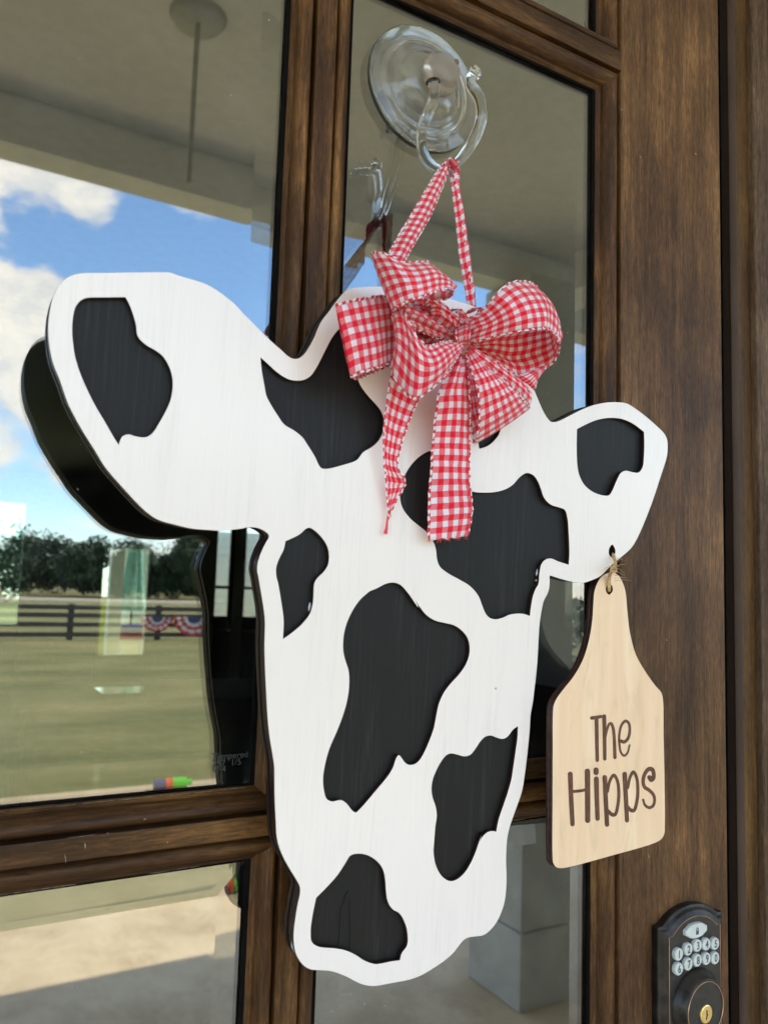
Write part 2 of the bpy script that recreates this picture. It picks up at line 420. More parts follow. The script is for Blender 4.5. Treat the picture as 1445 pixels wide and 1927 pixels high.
c = g.ramp(g.math('ADD', g.math('MULTIPLY', a, .7), g.math('MULTIPLY', b, .3)), [(.33, (.46, .35, .22)), (.5, (.64, .52, .34)), (.68, (.76, .63, .44))])
c = g.mix(g.math('MULTIPLY', g.smooth(vo, .52, .7), .45), c, (.34, .25, .15)); setb(g, col=c, rough=.7)
grass_m, g = mat('mown_grass')
a = g.noise(g.scale(g.pos, (.6, 1, 1)), .35, 8, .7); b = g.noise(g.pos, 9, 6, .7); c3 = g.noise(g.scale(g.pos, (.25, 1.2, 1)), .8, 5, .6)
f = g.math('ADD', g.math('ADD', g.math('MULTIPLY', a, .45), g.math('MULTIPLY', b, .25)), g.math('MULTIPLY', c3, .3))
setb(g, col=g.ramp(f, [(.38, (.105, .112, .042)), (.49, (.175, .172, .074)), (.62, (.275, .245, .122))]), rough=.9, spec=.1)
gravel_m = plain('gravel_road_pale', (.34, .31, .26), .9, .2, 2)
leaf_m, g = mat('tree_leaves')
a = g.noise(g.pos, .55, 5, .6); b = g.noise(g.pos, 6, 3)
setb(g, col=g.ramp(g.math('ADD', g.math('MULTIPLY', a, .7), g.math('MULTIPLY', b, .3)), [(.32, (.016, .034, .022)), (.5, (.034, .062, .036)), (.7, (.070, .105, .052))]), rough=.7, spec=.2)
bark_m = plain('tree_bark', (.06, .045, .032), .9, .3, 8)
fence_m = plain('black_fence_board', (.022, .020, .019), .6, .3, 5)
red_c = plain('red_cloth', (.30, .02, .03), .8); blue_c = plain('navy_cloth', (.015, .03, .10), .8); white_c = plain('white_cloth', (.36, .36, .36), .8)
teal_c = plain('teal_parasol_cloth', (.36, .62, .55), .8, .15, 6)
yellow_c = plain('yellow_toy_plastic', (.75, .75, .05), .5)
orange_p = plain('orange_plastic', (.85, .12, .03), .35); green_p = plain('lime_green_plastic', (.12, .72, .03), .35); purple_p = plain('purple_plastic', (.09, .07, .26), .4)
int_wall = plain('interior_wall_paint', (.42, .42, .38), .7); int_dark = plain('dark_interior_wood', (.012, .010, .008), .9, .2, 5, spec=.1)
int_ceil = plain('interior_ceiling_paint', (.66, .65, .60), .8); int_floor = plain('interior_floor_boards', (.030, .022, .016), .9, .2, 4, spec=.1)
glint_m = plain('polished_glint_plate', (.85, .87, .85), .12, .03, 9, metal=1.0)
roof_m = plain('roof_shingle', (.10, .095, .09), .9, .2, 3)

# ================================================================== SETTING
GZ = -0.18      # lawn level below the porch floor
def sheet(name, x0, x1, y0, y1, z, m, k='structure', nx=1, ny=1):
    vs = []; fs = []
    for j in range(ny + 1):
        for i in range(nx + 1): vs.append((x0 + (x1 - x0) * i / nx, y0 + (y1 - y0) * j / ny, z))
    for j in range(ny):
        for i in range(nx): a = j * (nx + 1) + i; fs.append((a, a + 1, a + nx + 2, a + nx + 1))
    o = mobj(name, vs, fs, m); o['kind'] = k; return o
sheet('ground', -700, 700, -900, 60, GZ, grass_m)
kind(box('porch_floor', (-4, -3.48, GZ + .002), (5.2, -.001, 0), concrete), 'structure')
sheet('road', -300, 300, -84, -72, GZ + .01, gravel_m)
sheet('path', -300, 300, -60, -57.5, GZ + .01, gravel_m)

# porch roof: ceiling, beam with trim, side wing wall
kind(box('ceiling', (-6, -2.0, 2.86), (5.2, -.001, 2.89), ceil_m), 'structure')
kind(box('porch_roof', (-6, -2.12, 2.894), (5.4, 0, 2.99), roof_m), 'structure')
pb = thing('porch_beam', 'white boxed beam across the front of the porch, mirrored high in the glass', 'beam', (0, -2, 2.62))
box('beam_casing', (-6, -2.075, 2.72), (5.2, -1.99, 2.859), white_trim, pb, .004)
box('beam_trim', (-6, -2.09, 2.70), (5.2, -1.975, 2.7195), white_trim, pb, .003)
sb = thing('side_beam', 'white beam running back to the house at the side of the porch', 'beam', (2.5, -1, 2.6))
box('beam_casing', (2.42, -1.97, 2.70), (2.62, -.04, 2.859), white_trim, sb, .004)

def column(x, y, label, first=False):
    t = thing('porch_column', label, 'column', (x, y, 0), 'square white columns of the porch')
    s = .14
    box('shaft', (x - s, y - s, .262), (x + s, y + s, 2.698), col_m, t, .004)
    box('plinth', (x - s - .012, y - s - .012, .001), (x + s + .012, y + s + .012, .26), col_m, t, .006)
    return t
column(2.06, -1.98, 'square white column with plinth mirrored at the bottom of the glass beside the tag')
box_w = thing('porch_bench', 'dark bench board seen past the column in the lower glass', 'bench', (4.3, -1.5, 0))
box('seat', (3.6, -1.8, .42), (5.0, -1.3, .47), int_dark, box_w, .004)
for sx in (3.7, 4.85):
    for sy in (-1.75, -1.38): box('leg', (sx, sy, .001), (sx + .06, sy + .06, .419), int_dark, box_w)

# house front wall round the door and the wing wall to the right
kind(box('house_wall', (.72, .002, 0), (5.2, .16, 2.86), siding_m), 'structure')
kind(box('house_wall', (-6, .002, 0), (-.92, .16, 2.86), siding_m), 'structure')
kind(box('house_wall', (-.92, .002, 2.46), (.72, .16, 2.86), siding_m), 'structure')
kind(box('side_wall', (5.2, -1.6, 0), (5.34, .16, 2.86), siding_m), 'structure')

# interior: shell of the hall with real window openings at its far wall
kind(box('interior_floor', (-6, .161, -.02), (9, 12.0, 0), int_floor), 'structure')
kind(box('interior_ceiling', (-6, .161, 3.0), (9, 12.3, 3.1), int_ceil), 'structure')
kind(box('interior_wall', (-6.1, .161, 0), (-6, 12.3, 3.0), int_wall), 'structure')
kind(box('interior_wall', (9, .0, 0), (9.1, 12.3, 3.0), int_wall), 'structure')
kind(box('interior_wall', (5.35, .05, 0), (9, .16, 3.0), int_wall), 'structure')
kind(box('interior_wall', (-6, .05, 2.862), (5.35, .16, 3.0), int_wall), 'structure')
DB = 12.0
def U(u): return u * (D + DB)
wins = [(-1.4, U(.0955), CZ - .66, CZ + 1.13), (U(.1815), U(.240), CZ - 1.10, CZ + .57), (U(.322), U(.345), CZ - .50, CZ + 1.4), (U(.362), U(.385), CZ - .50, CZ + 1.4), (6.2, 7.6, .9, 2.4)]
xs = -6
for x0, x1, z0, z1 in wins:
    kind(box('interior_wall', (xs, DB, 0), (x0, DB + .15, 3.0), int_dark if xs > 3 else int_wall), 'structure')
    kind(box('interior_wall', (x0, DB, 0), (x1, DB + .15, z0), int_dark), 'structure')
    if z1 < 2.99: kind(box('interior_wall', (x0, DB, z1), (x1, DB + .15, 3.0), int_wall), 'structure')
    xs = x1
kind(box('interior_wall', (xs, DB, 0), (9, DB + .15, 3.0), int_wall), 'structure')
wl = ['wide back window at the far left with trees beyond, seen through the door glass',
      'narrow back window showing the closed teal parasol', 'tall slim back window just left of the cow cheek, pale siding outside',
      'slim back window half hidden by the edge of the cow jaw', 'back window hidden behind the cow head']
for (x0, x1, z0, z1), lb in list(zip(wins, wl))[:4]:
    t = thing('back_window', lb, 'window', (x0, DB, z0), 'windows in the far wall of the room')
    f = .03
    bm = bmesh.new()
    add_box(bm, (x0, DB + .03, z0), (x0 + f, DB + .09, z1)); add_box(bm, (x1 - f, DB + .03, z0), (x1, DB + .09, z1))
    add_box(bm, (x0 + f, DB + .03, z0), (x1 - f, DB + .09, z0 + f)); add_box(bm, (x0 + f, DB + .03, z1 - f), (x1 - f, DB + .09, z1))
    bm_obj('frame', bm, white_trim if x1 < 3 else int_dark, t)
    box('pane', (x0 + f, DB + .058, z0 + f), (x1 - f, DB + .062, z1 - f), thin if x1 < 3 else clear_win, t)
    if x0 > 3: box('glazing_bar', (x0 + f, DB + .04, CZ - .03), (x1 - f, DB + .08, CZ + .02), int_dark, t)
kind(box('back_shade_roof', (1.55, DB + .16, 2.55), (3.5, DB + 4.2, 2.65), roof_m), 'structure')  # roof out of view, added to keep the patio behind the window shaded
kind(box('patio', (-3, DB + .16, -.05), (9, DB + 6, -.01), concrete), 'structure')
kind(box('back_lawn', (-40, DB + 6.01, -.2), (60, DB + 60, -.02), grass_m), 'structure')
# siding of the neighbouring wing, each board lapped
for k in range(16):
    kind(bm_obj('siding_board', (lambda b: (add_box(b, (3.6, DB + 3.0, k * .16), (8, DB + 3.02, k * .16 + .152)), b)[1])(bmesh.new()), siding_m), 'structure')
kind(box('wing_wall', (3.34, DB + 1.9, -.01), (3.5, DB + 3.9, 2.54), cream_m), 'structure')
kind(box('wing_wall', (3.6, DB + 3.021, -.01), (8, DB + 3.12, 2.54), siding_m), 'structure')
_y = thing('storage_bin', 'yellow storage bin outside the narrow back window', 'bin', (2.5, DB + 2.6, 0)); box('body', (2.3, DB + 2.5, -.01), (2.86, DB + 2.9, 1.15), yellow_c, _y, .02); box('lid', (2.28, DB + 2.48, 1.151), (2.88, DB + 2.92, 1.2), yellow_c, _y, .01)
_f = thing('pool_float', 'purple and red folded pool float under the teal parasol', 'float', (3.0, DB + 1.5, 0)); box('cushion', (2.86, DB + 1.35, .62), (3.25, DB + 1.7, .76), purple_p, _f, .04); box('cushion', (2.84, DB + 1.33, .52), (3.27, DB + 1.72, .619), red_c, _f, .03); box('stand', (2.9, DB + 1.4, -.01), (3.2, DB + 1.65, .519), cream_m, _f)
cw = thing('patio_post', 'cream post standing outside the back window', 'post', (2.62, DB + 1.2, 0))
box('post', (2.61, DB + 1.1, -.01), (2.82, DB + 1.3, 2.54), cream_m, cw, .004)
# closed parasol
ps = thing('parasol', 'closed teal parasol seen through the narrow back window', 'parasol', (3.12, DB + 1.75, 0))
bm = bmesh.new(); tube(bm, [(3.12, DB + 1.75, 0), (3.12, DB + 1.75, 2.45)], .02, 8); bm_obj('pole', bm, int_dark, ps, True)
bm = bmesh.new(); rings = []
for k in range(14):
    z = 2.35 - k * .105; r0 = .05 + .12 * (k / 13) ** .7 + (.02 if k == 12 else 0)
    rings.append([bm.verts.new((3.12 + (r0 * (1 + .28 * math.cos(8 * a))) * math.cos(a), DB + 1.75 + (r0 * (1 + .28 * math.cos(8 * a))) * math.sin(a), z)) for a in [2 * PI * q / 48 for q in range(48)]])
for A, B in zip(rings, rings[1:]):
    for q in range(48): bm.faces.new((A[q], A[(q + 1) % 48], B[(q + 1) % 48], B[q]))
bm_obj('folded_canopy', bm, teal_c, ps, True)
# hall furniture
tb = thing('hall_table', 'dark table inside the hall, just below the mirrored lawn', 'table', (1.2, 5.1, 0))
box('tabletop', (.5, 4.6, .70), (2.4, 5.6, .74), int_dark, tb, .004)
for a in (.56, 2.28):
    for b in (4.66, 5.48): box('leg', (a, b, .001), (a + .06, b + .06, .699), int_dark, tb)
rn = box('glint_plate', (1.02, 4.86, .7405), (1.52, 5.20, .752), glint_m, None, .003); tag(rn, 'polished tray on the dark hall table added to mirror the back window', 'reflector')  # mirror plate added to give the window's reflection on the tabletop
cb = thing('dark_sideboard', 'dark sideboard under the slim back windows', 'sideboard', (4.6, 9.2, 0))
box('body', (3.3, 9.0, .08), (6.2, 9.5, .88), int_dark, cb, .006); box('countertop', (3.25, 8.96, .881), (6.25, 9.54, .91), int_dark, cb, .004)
for a in (3.35, 4.3, 5.25): box('door', (a, 8.985, .12), (a + .85, 8.999, .86), int_dark, cb)
# hanging rod under the porch ceiling
rod_m = plain('grey_hanging_rod', (.56, .54, .48), .6)
pu, pw = ray(374, 36); dist = (2.86 - CZ - .01) / pw; hx, hy = pu * dist, -(dist - D)
pd = thing('ceiling_hanger', 'faint grey ceiling canopy with a thin rod, mirrored at the top of the left pane', 'ceiling hook', (hx, hy, 2.86))
bm = bmesh.new(); bmesh.ops.create_cone(bm, cap_ends=True, segments=32, radius1=.058, radius2=.070, depth=.02, matrix=Matrix.Translation((hx, hy, 2.849))); bm_obj('canopy', bm, rod_m, pd, True)
bm = bmesh.new(); tube(bm, [(hx, hy, 2.838), (hx, hy, CZ + .53 * dist)], .0065, 10); bm_obj('rod', bm, rod_m, pd, True)

# ------------------------------------------------------------------ outside, mirrored in the glass
def RP(px, py, Y):
    """point on the plane Y metres out from the door, where the flat glass mirrors it"""
    u, w_ = ray(px, py); t = D + Y
    return Vector((u * t, -Y, CZ + w_ * t))
# board fence
FY = -23.5
fn = thing('board_fence', 'long black four-board paddock fence mirrored across the lower glass', 'fence', (0, FY, GZ))
x = -16.0; i = 0
fb = bmesh.new(); add_box(fb, (-.075, -.06, GZ), (.075, .06, 1.02 + GZ)); fm = bpy.data.meshes.new('fence_post'); fb.to_mesh(fm); fb.free(); fm.materials.append(fence_m)
while x < 34:
    o = bpy.data.objects.new('fence_post', fm); link(o, fn); o.location = (x - 0, 0, -GZ); x += 2.45
for z in (.16, .44, .70, .92):
    x = -16.0
    while x < 33:
        bm = bmesh.new(); add_box(bm, (x + .005, FY + .062, GZ + z - .065), (x + 4.895, FY + .09, GZ + z + .065)); bm_obj('fence_board', bm, fence_m, fn); x += 4.9
def bunting(px, wid, label):
    c0 = RP(px, 1168, 23.2); t = thing('bunting', label, 'bunting', (c0.x, c0.y, c0.z), 'red white and blue fans on the fence')
    R_ = wid / 2; cols = [blue_c, white_c, red_c, white_c, red_c]; names = ['blue_band', 'white_band', 'red_band', 'white_band', 'red_band']
    rad = [0, .34, .52, .68, .84, 1.0]
    for q in range(5):
        vs = []; fs = []
        for k in range(25):
            a = PI * k / 24 + PI; pl = .03 * math.sin(k * 1.9)
            for r in (rad[q], rad[q + 1]): vs.append((c0.x + R_ * r * math.cos(a), c0.y + pl * r, c0.z + .10 + R_ * .9 * r * math.sin(a)))
        for k in range(24): fs.append((2 * k, 2 * k + 1, 2 * k + 3, 2 * k + 2))
        o = mobj(names[q], vs, fs, cols[q], t); m_ = o.modifiers.new('s', 'SOLIDIFY'); m_.thickness = .01
bunting(366, 1.25, 'striped bunting fan on the fence, the one nearest the cow jaw')
bunting(296, .95, 'striped bunting fan on the fence, behind the teal parasol window')
# tree line
def tree_mass(name, n, xr, yr, hr, seed, leaves=420):
    rnd = random.Random(seed); vs = []; fs = []
    for k in range(n):
        cx = xr[0] + (xr[1] - xr[0]) * (k + rnd.random() * .8) / n; cyy = rnd.uniform(*yr); H = rnd.uniform(*hr); R_ = H * rnd.uniform(.40, .58)
        lob = [(cx + rnd.uniform(-.6, .6) * R_, cyy + rnd.uniform(-.6, .6) * R_, GZ + H * rnd.uniform(.22, .86), R_ * rnd.uniform(.38, .66)) for _ in range(11)]
        for j in range(leaves):
            lx, ly, lz, lr = lob[rnd.randrange(11)]
            d_ = Vector((rnd.gauss(0, 1), rnd.gauss(0, 1), rnd.gauss(0, 1))).normalized() * lr * (rnd.random() ** .35)
            p = Vector((lx, ly, max(lz, GZ + .4))) + d_
            if p.z < GZ + .05: p.z = GZ + .05 + rnd.random()
            s = rnd.uniform(.08, .24); a = Vector((rnd.gauss(0, 1), rnd.gauss(0, 1), rnd.gauss(0, .7))).normalized(); b = a.cross(Vector((rnd.gauss(0, 1), rnd.gauss(0, 1), 1))).normalized()
            q = len(vs); vs += [p + a * s, p + b * s * .8, p - a * s, p - b * s * .8]; fs.append((q, q + 1, q + 2, q + 3))
        for lx, ly, lz, lr in (lob if leaves > 3000 else []):
            q = len(vs); ks = [(0, 0, 1), (0, 0, -1), (1, 0, 0), (-1, 0, 0), (0, 1, 0), (0, -1, 0)]
            vs += [Vector((lx, ly, lz)) + Vector(kk) * lr * rnd.uniform(.45, .6) for kk in ks]
            fs += [(q, q + 2, q + 4), (q, q + 4, q + 3), (q, q + 3, q + 5), (q, q + 5, q + 2), (q + 1, q + 4, q + 2), (q + 1, q + 3, q + 4), (q + 1, q + 5, q + 3), (q + 1, q + 2, q + 5)]
    o = mobj(name, vs, fs, leaf_m); o['kind'] = 'stuff'
    return o
tree_mass('treeline', 90, (-45, 95), (-100, -88), (3.9, 7.6), 3, 4200)
tree_mass('treeline', 30, (-30, 70), (-122, -112), (6.0, 8.0), 4, 2000)
tree_mass('treeline', 16, (-30, 30), (52, 62), (5, 7), 5, 3000)
rnd = random.Random(11); vs = []; fs = []
for j in range(9000):
    p = Vector((rnd.uniform(4.5, 13), rnd.gauss(-4.7, .26), GZ + .05 + 1.52 * rnd.random() ** .8)); p.z += .07 * math.sin(p.x * 3.1); s_ = rnd.uniform(.03, .075)
    a = Vector((rnd.gauss(0, 1), rnd.gauss(0, 1), rnd.gauss(0, .7))).normalized(); b = a.cross(Vector((rnd.gauss(0, 1), rnd.gauss(0, 1), 1))).normalized()
    q = len(vs); vs += [p + a * s_, p + b * s_ * .7, p - a * s_, p - b * s_ * .7]; fs.append((q, q + 1, q + 2, q + 3))
hd = thing('hedge', 'clipped dark hedge beyond the porch side, mirrored at the right pane edge', 'hedge', (8.7, -4.7, GZ))
mobj('foliage', vs, fs, leaf_m, hd)
for k in range(8):
    bm = bmesh.new(); tube(bm, [(5 + k, -4.7, GZ), (5 + k + .05, -4.7, GZ + .9)], [.03, .015], 6); bm_obj('stem', bm, bark_m, hd)
# toy tube on the porch floor
ty = thing('bubble_toy', 'orange, lime and purple plastic toy tube lying on the sunny porch floor', 'toy', (1.12, -3.38, .03))
for nm, a, b, r, m_ in (('handle', 1.03, 1.085, .024, purple_p), ('collar', 1.086, 1.12, .027, orange_p), ('barrel', 1.121, 1.185, .027, green_p), ('nozzle', 1.186, 1.215, .015, green_p)):
    bm = bmesh.new(); tube(bm, [(a, -3.38, .035), (b, -3.38 + (b - a) * .1, .035)], r, 16); bm_obj(nm, bm, m_, ty, False)

# ================================================================== DOOR
PR = 0.013                                      # stiles and bars stand this far in front of the glass
door = thing('front_door', 'dark stained wooden door with bevelled glass panes between moulded bars', 'door', (0, 0, 0))
cols_x = [(-.048, .1747), (.2170, .4405)]       # glass edges of the two columns of panes
face_x = [(-.0625, .1886), (.2025, .4582)]      # outer edges of their mouldings
rows_z = [(-.70, -.1554), (-.1143, .4126), (.4604, .99)]
face_z = [(-.7145, -.1404), (-.1286, .4290), (.4451, 1.005)]
rows_z = [(a + CZ, b + CZ) for a, b in rows_z]; face_z = [(a + CZ, b + CZ) for a, b in face_z]
# stiles, mullions, rails (flat faces)
box('stile', (face_x[1][1], -PR, .02), (.5795, .032, 2.44), wood_v, door, .0012)
box('stile', (-.19, -PR, .02), (face_x[0][0], .032, 2.44), wood_v, door, .0012)
for (z0, z1) in face_z: box('mullion', (face_x[0][1], -PR, z0), (face_x[1][0], .03, z1), wood_m, door, .0006)
for z0, z1 in ((face_z[0][1], face_z[1][0]), (face_z[1][1], face_z[2][0])):
    box('rail', (face_x[0][0] + .0001, -PR - .0004, z0), (face_x[1][1] - .0001, .031, z1), wood_h, door, .0008)
box('bottom_rail', (face_x[0][0] + .0001, -PR - .0003, .021), (face_x[1][1] - .0001, .031, face_z[0][0]), wood_h, door, .001)
box('top_rail', (face_x[0][0] + .0001, -PR - .0003, face_z[2][1]), (face_x[1][1] - .0001, .031, 2.439), wood_h, door, .001)
# moulding profile: (fraction from glass edge to bar, depth towards viewer)
prof = [(0.0, .001), (0.0, -.0020), (.10, -.0036), (.20, -.0040), (.24, -.0062), (.34, -.0088), (.50, -.0112), (.66, -.0123), (.80, -.0119), (.86, -.0100), (.885, -.0050), (.99, -.0048), (1.0, .001)]
def moulding(gx, fx, gz, fz):
    # corners of glass and face rectangles, mitred
    def corner(i, f):
        sx, sz = ((0, 0), (1, 0), (1, 1), (0, 1))[i]
        return (gx[sx] * (1 - f) + fx[sx] * f, gz[sz] * (1 - f) + fz[sz] * f)
    for s in range(4):
        vs = []; fs = []
        e = s + 1 & 3
        for f, y in prof:
            a = corner(s, f); b = corner(e, f)
            vs += [(a[0], y, a[1]), (b[0], y, b[1])]
        for k in range(len(prof) - 1): q = 2 * k; fs.append((q, q + 1, q + 3, q + 2) if True else None)
        o = mobj('moulding', vs, fs, wood_h if s in (0, 2) else wood_m, door)
        for p in o.data.polygons: p.use_smooth = 2 <= p.index <= 9 and p.index not in (3,)
def pane(gx, gz):
    gap = .0026; bw = .0200; drop = .0013
    x0, x1, z0, z1 = gx[0] + gap - .004, gx[1] - gap + .004, gz[0] + gap - .004, gz[1] - gap + .004
    def ring(o, y): return [(x0 + o, y, z0 + o), (x1 - o, y, z0 + o), (x1 - o, y, z1 - o), (x0 + o, y, z1 - o)]
    vs = ring(bw, 0.0) + ring(0, drop) + ring(0, .0075)
    fs = [(0, 1, 2, 3), (11, 10, 9, 8)]
    for k in range(4):
        q = (k + 1) % 4; fs += [(4 + k, 4 + q, q, k), (8 + k, 8 + q, 4 + q, 4 + k)]
    p = mobj('glass_pane', vs, fs, door_glass, door)
    bm = bmesh.new(); t = gap
    xa, xb, za, zb = gx[0] - .002, gx[1] + .002, gz[0] - .002, gz[1] + .002
    for a, b in (((xa, -.0012, za), (gx[0] + t, .001, zb)), ((gx[1] - t, -.0012, za), (xb, .001, zb)), ((gx[0] + t, -.0012, za), (gx[1] - t, .001, gz[0] + .0008)), ((gx[0] + t, -.0012, gz[1] - .0014), (gx[1] - t, .001, zb))):
        add_box(bm, a, b)
    bm_obj('gasket', bm, gasket_shade_m, p)
for gx, fx in zip(cols_x, face_x):
    for gz, fz in zip(rows_z, face_z):
        moulding(gx, fx, gz, fz); pane(gx, gz)

etch = plain('etched_glass_mark', (.055, .058, .056), .8)
for i_, (tx_, px0, py0) in enumerate((('Tempered', 399, 1425), ('297  1/5', 400, 1438), ('C 4', 401, 1449))):
    cu = bpy.data.curves.new('t', 'FONT'); cu.body = tx_; cu.size = .0052; cu.align_y = 'CENTER'
    o = bpy.data.objects.new('t', cu); C.objects.link(o); dg = bpy.context.evaluated_depsgraph_get(); me = bpy.data.meshes.new_from_object(o.evaluated_get(dg)); bpy.data.objects.remove(o)
    me.materials.clear(); me.materials.append(etch); o = bpy.data.objects.new('etched_mark', me); link(o, door); o.rotation_euler = (PI / 2, 0, 0); o.location = P(px0, py0, .0005)

# nicks, paint specks and the crust of dust along the lower rail
nick = plain('pale_scratch', (.42, .33, .23), .8); dusty = plain('dust_crust', (.20, .145, .09), .9, .5, 500)
for n_i, (xa, ya, xb, yb, w_) in enumerate(((160, 1586, 161, 1597, .0004), (122, 1607, 125, 1625, .0002), (549, 1583, 544, 1592, .0003), (201, 1568, 205, 1568, .0003), (314, 1585, 317, 1585, .0004), (270, 1542, 276, 1541, .0003), (1203, 294, 1204, 297, .0006), (1307, 288, 1309, 292, .0006), (1253, 1203, 1254, 1206, .0005), (1219, 1608, 1220, 1616, .0004), (1169, 204, 1169, 208, .0004))):
    d_ = PR + .0006
    bm = bmesh.new(); tube(bm, [P(xa, ya, d_), P((xa + xb) / 2 + .6, (ya + yb) / 2, d_), P(xb, yb, d_)], [w_ * .25, w_ * .7, w_ * .2], 5); bm_obj('nick', bm, nick, door)
for z_, seed_ in ((rows_z[1][0] - .0005, 1), (face_z[1][0] - .0002, 2), (rows_z[0][1] + .0004, 3)):
    d_ = .0035 if seed_ != 2 else PR - .0002; bm = bmesh.new(); x_ = cols_x[0][0]
    while x_ < cols_x[1][1]:
        L = random.uniform(.004, .03)
        if random.random() < .75 and not (.1747 < x_ + L and x_ < .217): tube(bm, [(x_, -d_, z_), (x_ + L * .5, -d_ - .0001, z_ + random.uniform(-.0002, .0002)), (x_ + L, -d_, z_)], random.uniform(.00008, .00020), 5)
        x_ += L * random.uniform(1, 1.6)
    kind(bm_obj('dust_crust', bm, dusty, door), 'stuff')

# frame to the right of the door
fr = thing('door_frame', 'dark wooden door frame with brown weatherstrip along the right side of the door', 'door frame', (.6, 0, 0))
def extrude_profile(name, pts, m, parent):
    bm = bmesh.new(); A = [bm.verts.new((x, y, 0)) for x, y in pts]; B = [bm.verts.new((x, y, 2.5)) for x, y in pts]
    for k in range(len(pts) - 1): bm.faces.new((A[k], B[k], B[k + 1], A[k + 1]))
    return bm_obj(name, bm, m, parent, True)
strip_shade_m = plain('shaded_weatherstrip_web', (.012, .0062, .0038), .85, .15, 12, spec=.05)  # web coloured darker than the bead to paint in its recess shade
extrude_profile('weatherstrip_web', [(.5850, .004), (.5850, -.0102), (.5866, -.0108), (.5900, -.0112), (.5938, -.0116), (.5942, -.0112)], strip_shade_m, fr)
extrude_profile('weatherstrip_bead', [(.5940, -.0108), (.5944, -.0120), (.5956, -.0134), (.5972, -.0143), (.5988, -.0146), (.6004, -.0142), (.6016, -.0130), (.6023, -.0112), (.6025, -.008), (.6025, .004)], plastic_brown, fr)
box('gap_shade_liner', (.5796, .004, 0), (.6025, .02, 2.5), gasket_shade_m, fr); box('gap_shade_strip', (.5834, -.0116, 0), (.5849, .0035, 2.5), gasket_shade_m, fr)  # black strip and liner stand in for the shade in the door gap
box('door_stop', (.6027, -.0105, 0), (.6229, .02, 2.5), wood_o, fr, .0015)
bm = bmesh.new()
jp = [(.6232, .01), (.6232, -.0150), (.6240, -.0165), (.6258, -.0172), (.6268, -.0165), (.6275, -.0160), (.6295, -.0185), (.6330, -.0212), (.6365, -.0216), (.6388, -.0200), (.6398, -.0170), (.6400, -.0130), (.6400, .01)]
A = [bm.verts.new((x, y, 0)) for x, y in jp]; B = [bm.verts.new((x, y, 2.5)) for x, y in jp]
for k in range(len(jp) - 1): bm.faces.new((A[k], B[k], B[k + 1], A[k + 1]))
bm_obj('jamb_moulding', bm, wood_j, fr, True)
box('casing', (.6406, -.0190, 0), (.722, .03, 2.5), wood_v, fr, .002)
box('head_jamb', (-.92, -.018, 2.445), (.722, .03, 2.55), wood_h, fr, .002)
sl_ = thing('side_door', 'matching dark wooden door leaf out of sight to the left', 'door', (-.55, 0, 0))
box('leaf', (-.92, -.012, .02), (-.195, .03, 2.44), wood_v, sl_, .001)
kind(box('threshold', (-.92, -.05, .0005), (.722, .16, .019), concrete), 'structure')

